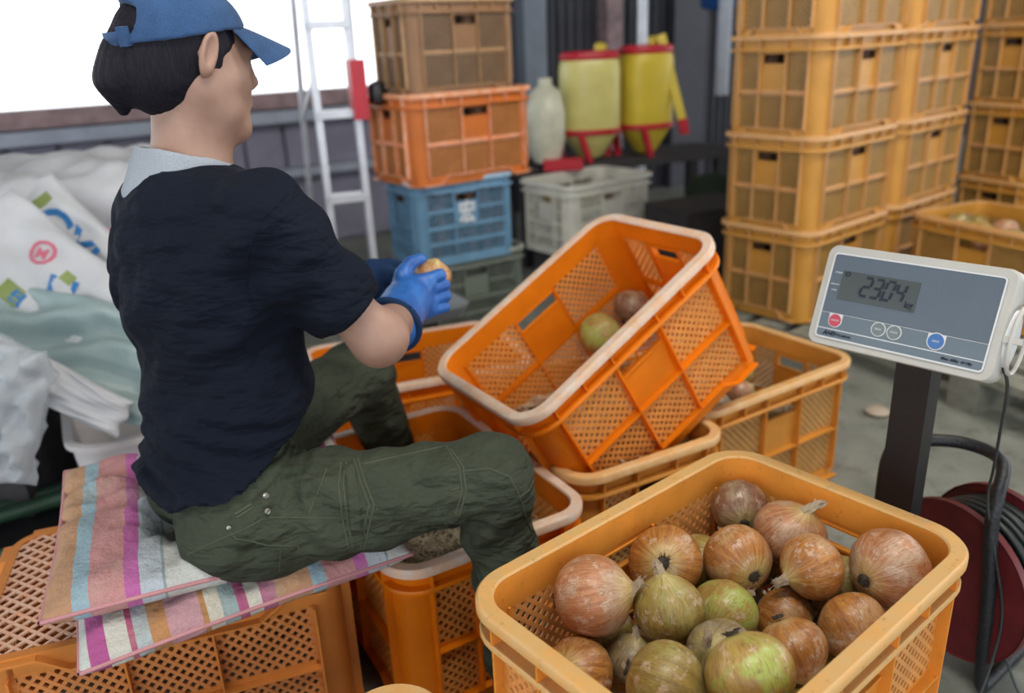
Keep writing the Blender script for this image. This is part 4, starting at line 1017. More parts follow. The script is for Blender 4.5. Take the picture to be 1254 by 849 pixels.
PO = (-.42, 1.08, .39)
per = empty('person', 'person in blue cap, navy shirt and olive trousers sitting on the cushions, holding an onion', 'person', PO)
FT = nrm((.743, .669, 0)); LT = nrm((-.669, .743, 0)); UP = V3(0, 0, 1)
PEL = (-.412, 1.062, .47); HR = (-.362, 1.000, .428); HL = (-.462, 1.108, .440)
WAI = (-.405, 1.080, .58); CHE = (-.400, 1.105, .745); NB = (-.424, 1.104, .868)
SR = (-.298, 1.012, .832); SL = (-.488, 1.222, .832)
ER = (-.180, 1.045, .664); WR = (-.163, 1.215, .648); EL = (-.395, 1.385, .64); WL_ = (-.262, 1.36, .652)
KR = (-.036, 1.035, .452); AR = (-.012, 1.035, .10); KL = (-.288, 1.440, .462); AL = (-.255, 1.62, .12)
HC = V3(-.395, 1.125, 1.022); SC = .84
HF = nrm((.79, .60, -.10)); HLt = nrm(np.cross((0, 0, 1), HF)); HU = np.cross(HF, HLt); HFR = [HF, HLt, HU]
def hp(f, l, u): return HC + HF * f + HLt * l + HU * u
def hq(f, l, u): return HC + SC * (HF * f + HLt * l + HU * u)
def scd(fn): return lambda P: fn(((P - HC) / SC + HC).astype(np.float32)) * SC
def head(P):
    d = ell(P, hp(-.012, 0, .022), HFR, (.090, .071, .082))
    d = smin(d, ell(P, hp(.028, 0, -.038), HFR, (.056, .054, .064)), .03)
    d = smin(d, cap(P, hp(.030, .030, -.070), hp(.062, 0, -.094), .020, .020), .025)
    d = smin(d, cap(P, hp(.030, -.030, -.070), hp(.062, 0, -.094), .020, .020), .025)
    d = smin(d, cap(P, hp(.010, -.048, -.035), hp(.030, -.038, -.066), .020, .018), .025)
    d = smin(d, cap(P, hp(.045, -.036, -.018), hp(.062, -.026, -.024), .020, .018), .02)    # cheek
    d = smin(d, cap(P, hp(.045, .036, -.018), hp(.062, .026, -.024), .020, .018), .02)
    d = smin(d, cap(P, hp(.082, 0, .012), hp(.094, 0, -.024), .007, .011), .014)            # nose
    d = smin(d, cap(P, hp(.080, -.014, -.055), hp(.080, .014, -.055), .008, .008), .010)    # lips
    d = smin(d, cap(P, hp(.078, -.032, .020), hp(.078, .032, .020), .009, .009), .014)      # brow
    for s in (-1, 1):
        d = smax(d, -(np.linalg.norm(P - hp(.092, s * .030, .004), axis=-1) - .014), .01)    # eye sockets
        d = smin(d, np.linalg.norm(P - hp(.072, s * .029, .002), axis=-1) - .0125, .002)
    return d
def neck(P):
    return union([cap(P, hq(-.016, 0, -.035), V3(*NB) + V3(.008, 0, -.02), .039, .052), cap(P, hq(-.005, -.050, -.035), V3(*NB) + FT * .045, .014, .016)], .03)
def body(P):
    ds = [smin(scd(head)(P), neck(P), .025), cap(P, NB, CHE, .055, .085), cap(P, CHE, WAI, .085, .080), cap(P, WAI, PEL, .08, .085)]
    for a, b, r1, r2_ in ((SR, ER, .040, .032), (ER, WR, .033, .027), (SL, EL, .042, .038), (EL, WL_, .038, .027), (HR, KR, .065, .045), (KR, AR, .045, .03), (HL, KL, .065, .045), (KL, AL, .045, .03)):
        ds.append(cap(P, a, b, r1, r2_))
    ds.append(cap(P, SR, SL, .035, .035))
    # loose flesh under the bent elbow
    ds.append(np.linalg.norm(P - (V3(*ER) + V3(.002, .012, -.002)), axis=-1) - .0325)
    return union(ds, .022)
bd = sdf_obj('body', body, (-.62, .9, .03), (.08, 1.75, 1.13), .0065, M['skin'], per, PO, 1)

# ears: rim, hollow and lobe
def ear(P):
    c = hp(.000, -.078, .014)
    fr = [HF, HLt, HU]
    tilt = nrm(HF * .30 + HU); fw = nrm(np.cross(HLt, tilt)) * -1
    out = nrm(-HLt * .9 + HF * .30)
    fr = [fw, out, tilt]
    d = ell(P, c, fr, (.0150, .0085, .035))
    d = smax(d, -ell(P, c + out * .009 + tilt * .004 + fw * .002, fr, (.0095, .0085, .024)), .003)
    d = smin(d, cap(P, c + tilt * -.024 - fw * .002, c + tilt * -.028, .008, .006), .006)
    d = smin(d, cap(P, c + fw * .012 - tilt * .004, c + fw * .010 + tilt * .002, .004, .004), .004)
    return d
e0 = hq(0, -.075, .014)
sdf_obj('ear', scd(ear), e0 - .055, e0 + .055, .0022, M['skin'], per, PO, 1)

def hair(P):
    d = ell(P, hp(-.020, 0, .020), HFR, (.094, .0775, .088))
    d = smin(d, ell(P, hp(-.052, 0, -.022), HFR, (.052, .060, .055)), .03)
    d = smin(d, ell(P, hp(-.100, .012, -.012), HFR, (.032, .040, .046)), .02)      # tied tail tucked under the cap
    d = smin(d, cap(P, hp(-.112, .018, -.03), hp(-.098, .03, -.072), .024, .008), .02)
    q = (P - HC) @ np.array(HFR).T
    d = smax(d, q[..., 0] - .030 + np.clip(-.02 - q[..., 2], 0, 1) * 1.1 - np.clip(q[..., 2] - .01, 0, 1) * 1.3, .012)     # hairline in front of the ear
    d = smax(d, -(q[..., 2] + .084 + (q[..., 0] + .05) * -.95), .012)  # nape line
    return d + .0007 * np.sin(q[..., 1] * 520 + 30 * q[..., 2] + 90 * q[..., 0])
sdf_obj('hair', scd(hair), HC - .15, HC + .12, .0030, M['hair'], per, PO, 1)

CU = nrm(HU - HF * .20); CFR = [nrm(HF - CU * float(HF @ CU)), HLt, CU]
def cp_(f, l, u): return HC + CFR[0] * f + CFR[1] * l + CFR[2] * u
def cq(f, l, u): return HC + SC * (CFR[0] * f + CFR[1] * l + CFR[2] * u)
def capsh(P):
    c = cp_(-.012, 0, .034)
    d = ell(P, c, CFR, (.1025, .0855, .0875))
    inner = ell(P, c, CFR, (.092, .075, .077))
    q = (P - HC) @ np.array(CFR).T
    line = .040 - .020 * np.clip((q[..., 0]) / .1, -1, 1) * 0 + .0
    d = smax(d, -(q[..., 2] - .040), .003)
    d = np.maximum(d, -inner)
    # opening above the strap at the back
    hole = cap(P, cp_(-.115, -.030, .076), cp_(-.115, .030, .076), .032, .032, CFR[0], 1.6)
    d = smax(d, -hole, .002)
    seam = np.abs(q[..., 1]) ; ang = np.arctan2(q[..., 1], q[..., 0] + .012)
    for a0 in (-2.09, -1.047, 1.047, 2.09, 0):
        d = d - .0011 * np.exp(-((ang - a0) / .022) ** 2)
    return d + .0012 * wob(P, 45, 2)
cpo = sdf_obj('cap', scd(capsh), HC - .14, HC + .16, .0030, M['denim'], per, PO, 1)
mb = MB()
rings = []
for i in range(15):     # brim
    a = -.86 + 1.72 * i / 14; ring = []
    for j in range(9):
        t = j / 8; base = cq(-.012 + .099 * math.cos(a), .083 * math.sin(a), .042)
        ext = .056 * (math.cos(a * 1.6) ** .5 if abs(a) < 1.1 else .0) + .004
        ring.append(base + CFR[0] * ext * t * 1.0 + CFR[1] * math.sin(a) * .012 * t - CFR[2] * (.034 * t ** 1.1 + .020 * t * math.sin(a) ** 2))
    rings.append(ring + [p - CFR[2] * .0035 for p in reversed(ring)])
mb.loft(rings)
mb.v = [tuple(np.array(p) - np.array(PO)) for p in mb.v]
part('cap_brim', mb, M['denim'], cpo, ang=40)
mb = MB(); pts = []
for i in range(19):     # strap at the back
    a = math.pi - .62 + 1.24 * i / 18; p = cq(-.010 + .099 * math.cos(a), .086 * math.sin(a), .050); pts.append(p - np.array(PO))
ctr_ = cq(-.012, 0, .050) - np.array(PO)
rr_ = []
for q in pts:
    n_ = nrm(q - ctr_); h_ = CFR[2] * .0075; rr_.append([tuple(q + h_), tuple(q + h_ + n_ * .003), tuple(q - h_ + n_ * .003), tuple(q - h_)])
mb.loft(rr_)
part('cap_strap', mb, M['denim'], cpo)
mb = MB(); b0 = cq(-.010 + .101 * math.cos(math.pi + .52), .088 * math.sin(math.pi + .52), .050) - np.array(PO)
mb.bar(tuple(b0 - HLt * .001 + CFR[2] * .012), tuple(b0 - CFR[2] * .010), .012, .009, tuple(nrm((-.4, -.9, 0)))); part('strap_slider', mb, M['denim'], cpo)

def torso(P, g=0.):
    return union([cap(P, NB - UP * .03, CHE, .055 + g, .096 + g, LT, 1.30), cap(P, CHE, WAI, .098 + g, .094 + g, LT, 1.16), cap(P, WAI, PEL, .094 + g, .096 + g, LT, 1.14),
                  cap(P, V3(*SR) - LT * -.005, V3(*SL) - LT * .005, .054 + g, .054 + g),
                  ell(P, V3(*CHE) - FT * .045 + UP * .02, [FT, LT, UP], (.070 + g, .125 + g, .13 + g))], .05)
NB = np.array(NB); 
def trou(P):
    d = union([cap(P, V3(*PEL) - FT * .0 + UP * .02, V3(*PEL) - UP * .004 - FT * .01, .086, .090, LT, 1.25),
               ell(P, V3(*HR) - FT * .026 - UP * .002, [FT, LT, UP], (.088, .076, .076)), ell(P, V3(*HL) - FT * .012 - UP * .006, [FT, LT, UP], (.082, .068, .072)),
               cap(P, HR, KR, .078, .055), cap(P, (-.33, .998, .428), (-.20, 1.01, .430), .068, .058), cap(P, HL, KL, .078, .058)], .03)
    d = smin(d, union([cap(P, KR, AR, .053, .048), np.linalg.norm(P - (V3(*KR) + V3(-.002, 0, .004)), axis=-1) - .0555], .02), .018)
    d = smin(d, union([cap(P, KL, AL, .056, .050), np.linalg.norm(P - V3(*KL), axis=-1) - .061], .02), .018)
    d = smax(d, (P[..., 2] - .565), .004)
    return smax(d, -(P[..., 2] - .085), .004)
def hem(P): return -(P[..., 2] - (.522 + ((P - V3(*PEL)) @ FT) * .42 + .006 * np.sin((P @ LT) * 60)))
def shirt(P):
    d = torso(P, .006)
    sR0, sR1 = V3(*SR), V3(*SR) + (V3(*ER) - V3(*SR)) * .80
    sl = cap(P, sR0, sR1, .060, .053)
    ax = nrm(V3(*ER) - V3(*SR)); sl = smax(sl, ((P - sR1) @ ax) + .012, .004)
    d = smin(d, sl, .03)
    sL0, sL1 = V3(*SL), V3(*SL) + (V3(*EL) - V3(*SL)) * .75
    s2 = cap(P, sL0, sL1, .060, .054); ax2 = nrm(V3(*EL) - V3(*SL)); s2 = smax(s2, ((P - sL1) @ ax2) + .012, .004)
    d = smin(d, s2, .03)
    d = smin(d, cap(P, V3(*WAI) - FT * .01 - UP * .03, V3(*PEL) - FT * .012, .096, .112, LT, 1.10), .03)
    # overhang of cloth at the waist
    d = smin(d, cap(P, V3(-.478, 1.07, .485), V3(-.42, .992, .485), .030, .030), .05)
    d = smin(d, trou(P) - .0125, .014)
    d = smax(d, hem(P), .006)
    # armhole seam groove
    sv = (P - (V3(*SR) + LT * .030 - UP * .0)) @ nrm(V3(.62, -.70, .05))
    d = d + .0016 * np.exp(-(sv / .0022) ** 2) * (P[..., 2] > .70)
    # neck opening
    d = smax(d, -cap(P, NB + UP * .034, NB + UP * .11 + FT * .03, .062, .07), .006)
    return d
def shirt_disp(V, g):
    x, y, z = V.T; w = np.zeros(len(V))
    lo = np.exp(-((z - .50) / .07) ** 2)                                    # stacked folds above the hem
    w *= 1
    w += .0065 * lo * np.clip((-hem(V)) * 40, 0, 1) * np.sin((z * 1.0 + .22 * (x + .45) + .012 * np.sin(30 * y)) * 190 + 1.5 * np.sin(x * 18))
    w += .0040 * wob(V, 24, 1) + .0018 * wob(V, 62, 4)
    s = ((V - V3(*SR)) @ V3(.55, .2, -.8))                                  # drag lines on the sleeve
    m = np.exp(-(((V - V3(*SR)) @ V3(.62, -.7, 0) - .03) / .06) ** 2) * (z > .66)
    w += .0045 * m * np.sin(s * 75 + 14 * (x + y))
    back = np.clip(-(g @ FT), 0, 1) * np.exp(-((z - .72) / .12) ** 2)         # vertical crumple by the left shoulder blade
    l = (V - V3(*CHE)) @ LT
    w += .0095 * back * np.sin(l * 130 + 3.2 * np.sin(z * 34)) * np.exp(-((l - .085) / .045) ** 2)
    w += .0055 * back * np.sin(z * 55 + l * 40) * np.exp(-((l + .03) / .09) ** 2)
    return w
sh = sdf_obj('shirt', shirt, (-.66, .86, .40), (-.08, 1.50, .95), .0050, M['navy'], per, PO, 2, shirt_disp)

def collar(P):
    a = NB - UP * .032 - FT * .004; b = hp(-.030, 0, -.075) * .5 + NB * .5 + UP * .010
    a = NB + UP * -.010 - FT * .006; b = NB + UP * .075 + FT * .012
    o = cap(P, a, b, .0735, .052); i = cap(P, a - UP * .01, b + UP * .012, .066, .0425)
    q = (P - NB)
    d = np.maximum(o, -i); top = (q @ nrm(UP + FT * .30)) - .044
    d = smax(d, top, .004); d = smax(d, -(q[..., 2] + .012), .004)
    d = smax(d, (q @ FT) - .060, .004)
    return d + .0010 * wob(P, 60, 5)
sdf_obj('collar', collar, NB - .12, NB + .12, .0030, M['collar'], sh, PO, 1)

def trou_disp(V, g):
    x, y, z = V.T; w = .0026 * wob(V, 32, 2) + .0014 * wob(V, 75, 1)
    # pulls behind the bent knee
    k = V - V3(*KR); r = np.linalg.norm(k - V3(-.05, 0, -.045), axis=1); a = np.arctan2(k[:, 2] + .05, k[:, 0] + .07)
    w += .0062 * np.exp(-(r / .06) ** 2) * np.sin(a * 15 + 3 * r * 30)
    k2 = V - V3(*KL); w += .0035 * np.exp(-(np.linalg.norm(k2, axis=1) / .09) ** 2) * np.sin(k2[:, 2] * 110 + k2[:, 0] * 60)
    # creases fanning from the groin over the hip
    h = V - V3(-.30, .99, .52); a2 = np.arctan2(h[:, 2], h[:, 0]); r2_ = np.linalg.norm(h, axis=1)
    w += .0050 * np.exp(-((r2_ - .08) / .06) ** 2) * np.sin(a2 * 11 + 1 + 8 * r2_)
    t = (x + .37) / .35                                                       # long soft folds along the thigh
    w += .0032 * np.exp(-((t - .5) / .35) ** 2) * np.sin(z * 95 + x * 60 + 1.6 * np.sin(x * 30 + z * 20)) * (y < 1.12)
    s = (z < .44) * (x > -.09); w += .0036 * s * np.sin(z * 80 - x * 50 + .8 * np.sin(x * 60))
    return w
tr = sdf_obj('trousers', trou, (-.62, .88, .07), (.10, 1.72, .60), .0052, M['olive'], per, PO, 2, trou_disp)

# gloves with five separate fingers
def hand(P, w, palm, fdir, curl, side, bases, thumb, rf=.0098):
    """fdir = finger direction, curl = direction the fingers bend to, side = across the knuckles (index -> little)"""
    d = cap(P, w, V3(*palm) - fdir * .012, .030, .024, side, 1.35)
    d = smin(d, cap(P, V3(*palm) - side * .018 - fdir * .02, V3(*palm) - side * .018 + fdir * .014, .015, .014, side, 1.2), .012)
    d = smin(d, cap(P, V3(*palm) + side * .014 - fdir * .02, V3(*palm) + side * .014 + fdir * .010, .015, .014, side, 1.3), .012)
    fs = None
    for i, (off, L, c) in enumerate(bases):
        b = V3(*palm) + side * off + fdir * .012
        p1 = b + nrm(fdir + curl * .25 * c) * L; p2 = p1 + nrm(fdir * .15 + curl * c) * L * .75; p3 = p2 + nrm(-fdir * .65 + curl * .6 * c) * L * .6
        f = smin(smin(cap(P, b - fdir * .01, p1, rf * 1.1, rf), cap(P, p1, p2, rf, rf * .94), .003), cap(P, p2, p3, rf * .94, rf * .82), .003)
        fs = f if fs is None else np.minimum(fs, f)
    d = smin(d, fs, .005)
    t0, t1, t2, t3 = [V3(*q) for q in thumb]
    return smin(d, union([cap(P, t0, t1, .015, .0125), cap(P, t1, t2, .0125, .011), cap(P, t2, t3, .011, .0095)], .004), .007)
FB = [(-.027, .026, 1.), (-.009, .030, 1.), (.009, .028, 1.), (.026, .022, 1.)]
fR, cR, sR = nrm((.93, .30, .10)), nrm((-.25, .95, .0)), nrm((.12, .02, -1))
pR = V3(-.140, 1.252, .657)
gR = lambda P: smin(hand(P, V3(-.166, 1.215, .648), pR, fR, cR, sR, FB, [pR - fR * .030 - sR * .012, pR - fR * .022 - sR * .040 + cR * .008, pR - fR * .004 - sR * .052 + cR * .022, pR + fR * .016 - sR * .052 + cR * .034]),
                    cap(P, V3(-.176, 1.158, .646), V3(-.158, 1.235, .660), .041, .034), .012) + .0007 * wob(P, 120, 3)
sdf_obj('right_glove', gR, (-.235, 1.10, .57), (-.05, 1.36, .76), .0027, M['glove'], per, PO, 1)
fL, cL, sL = nrm((.80, -.60, .02)), nrm((.45, .85, -.2)), nrm((.0, .15, -1))
pL = V3(-.212, 1.352, .648)
gL = lambda P: smin(hand(P, V3(-.255, 1.365, .655), pL, fL, cL, sL, FB, [pL - fL * .030 - sL * .012, pL - fL * .022 - sL * .036, pL - sL * .040 + cL * .02, pL + fL * .016 - sL * .040 + cL * .03]),
                    cap(P, V3(-.290, 1.368, .650), V3(-.24, 1.36, .655), .035, .032), .012)
sdf_obj('left_glove', gL, (-.36, 1.26, .56), (-.12, 1.46, .76), .0030, M['glove_cuff'], per, PO, 1)
def ringtube(c, ax, r, tr_, k=28):
    ax = Vector(ax).normalized(); x = ax.orthogonal().normalized(); y = ax.cross(x); c = Vector(c) - Vector(PO); mb = MB()
    P = [c + (x * math.cos(2 * math.pi * i / k) + y * math.sin(2 * math.pi * i / k)) * r for i in range(k + 1)]
    return mb.tube(P, tr_, 8, caps=False)
part('glove_cuff', ringtube((-.177, 1.152, .646), V3(.012, .063, .012), .0415, .0062), M['glove_cuff'], per, ang=60)
# boots, mostly hidden between the crates
def boots(P):
    ds = []
    for a, d_ in ((AR, nrm((1, .15, 0))), (AL, nrm((-.9, .35, 0)) * .6)):
        a = V3(*a); ds.append(smin(cap(P, a + V3(0, 0, .05), a * V3(1, 1, 0) + V3(0, 0, .04), .046, .040), cap(P, a * V3(1, 1, 0) + V3(0, 0, .033) , a * V3(1, 1, 0) + d_ * .15 + V3(0, 0, .030), .038, .030), .02))
    return smax(np.minimum(*ds), -(P[..., 2] - .001), .004)
sdf_obj('boots', boots, (-.45, .90, -.01), (.25, 1.75, .2), .008, M['boot'], per, PO, 1)
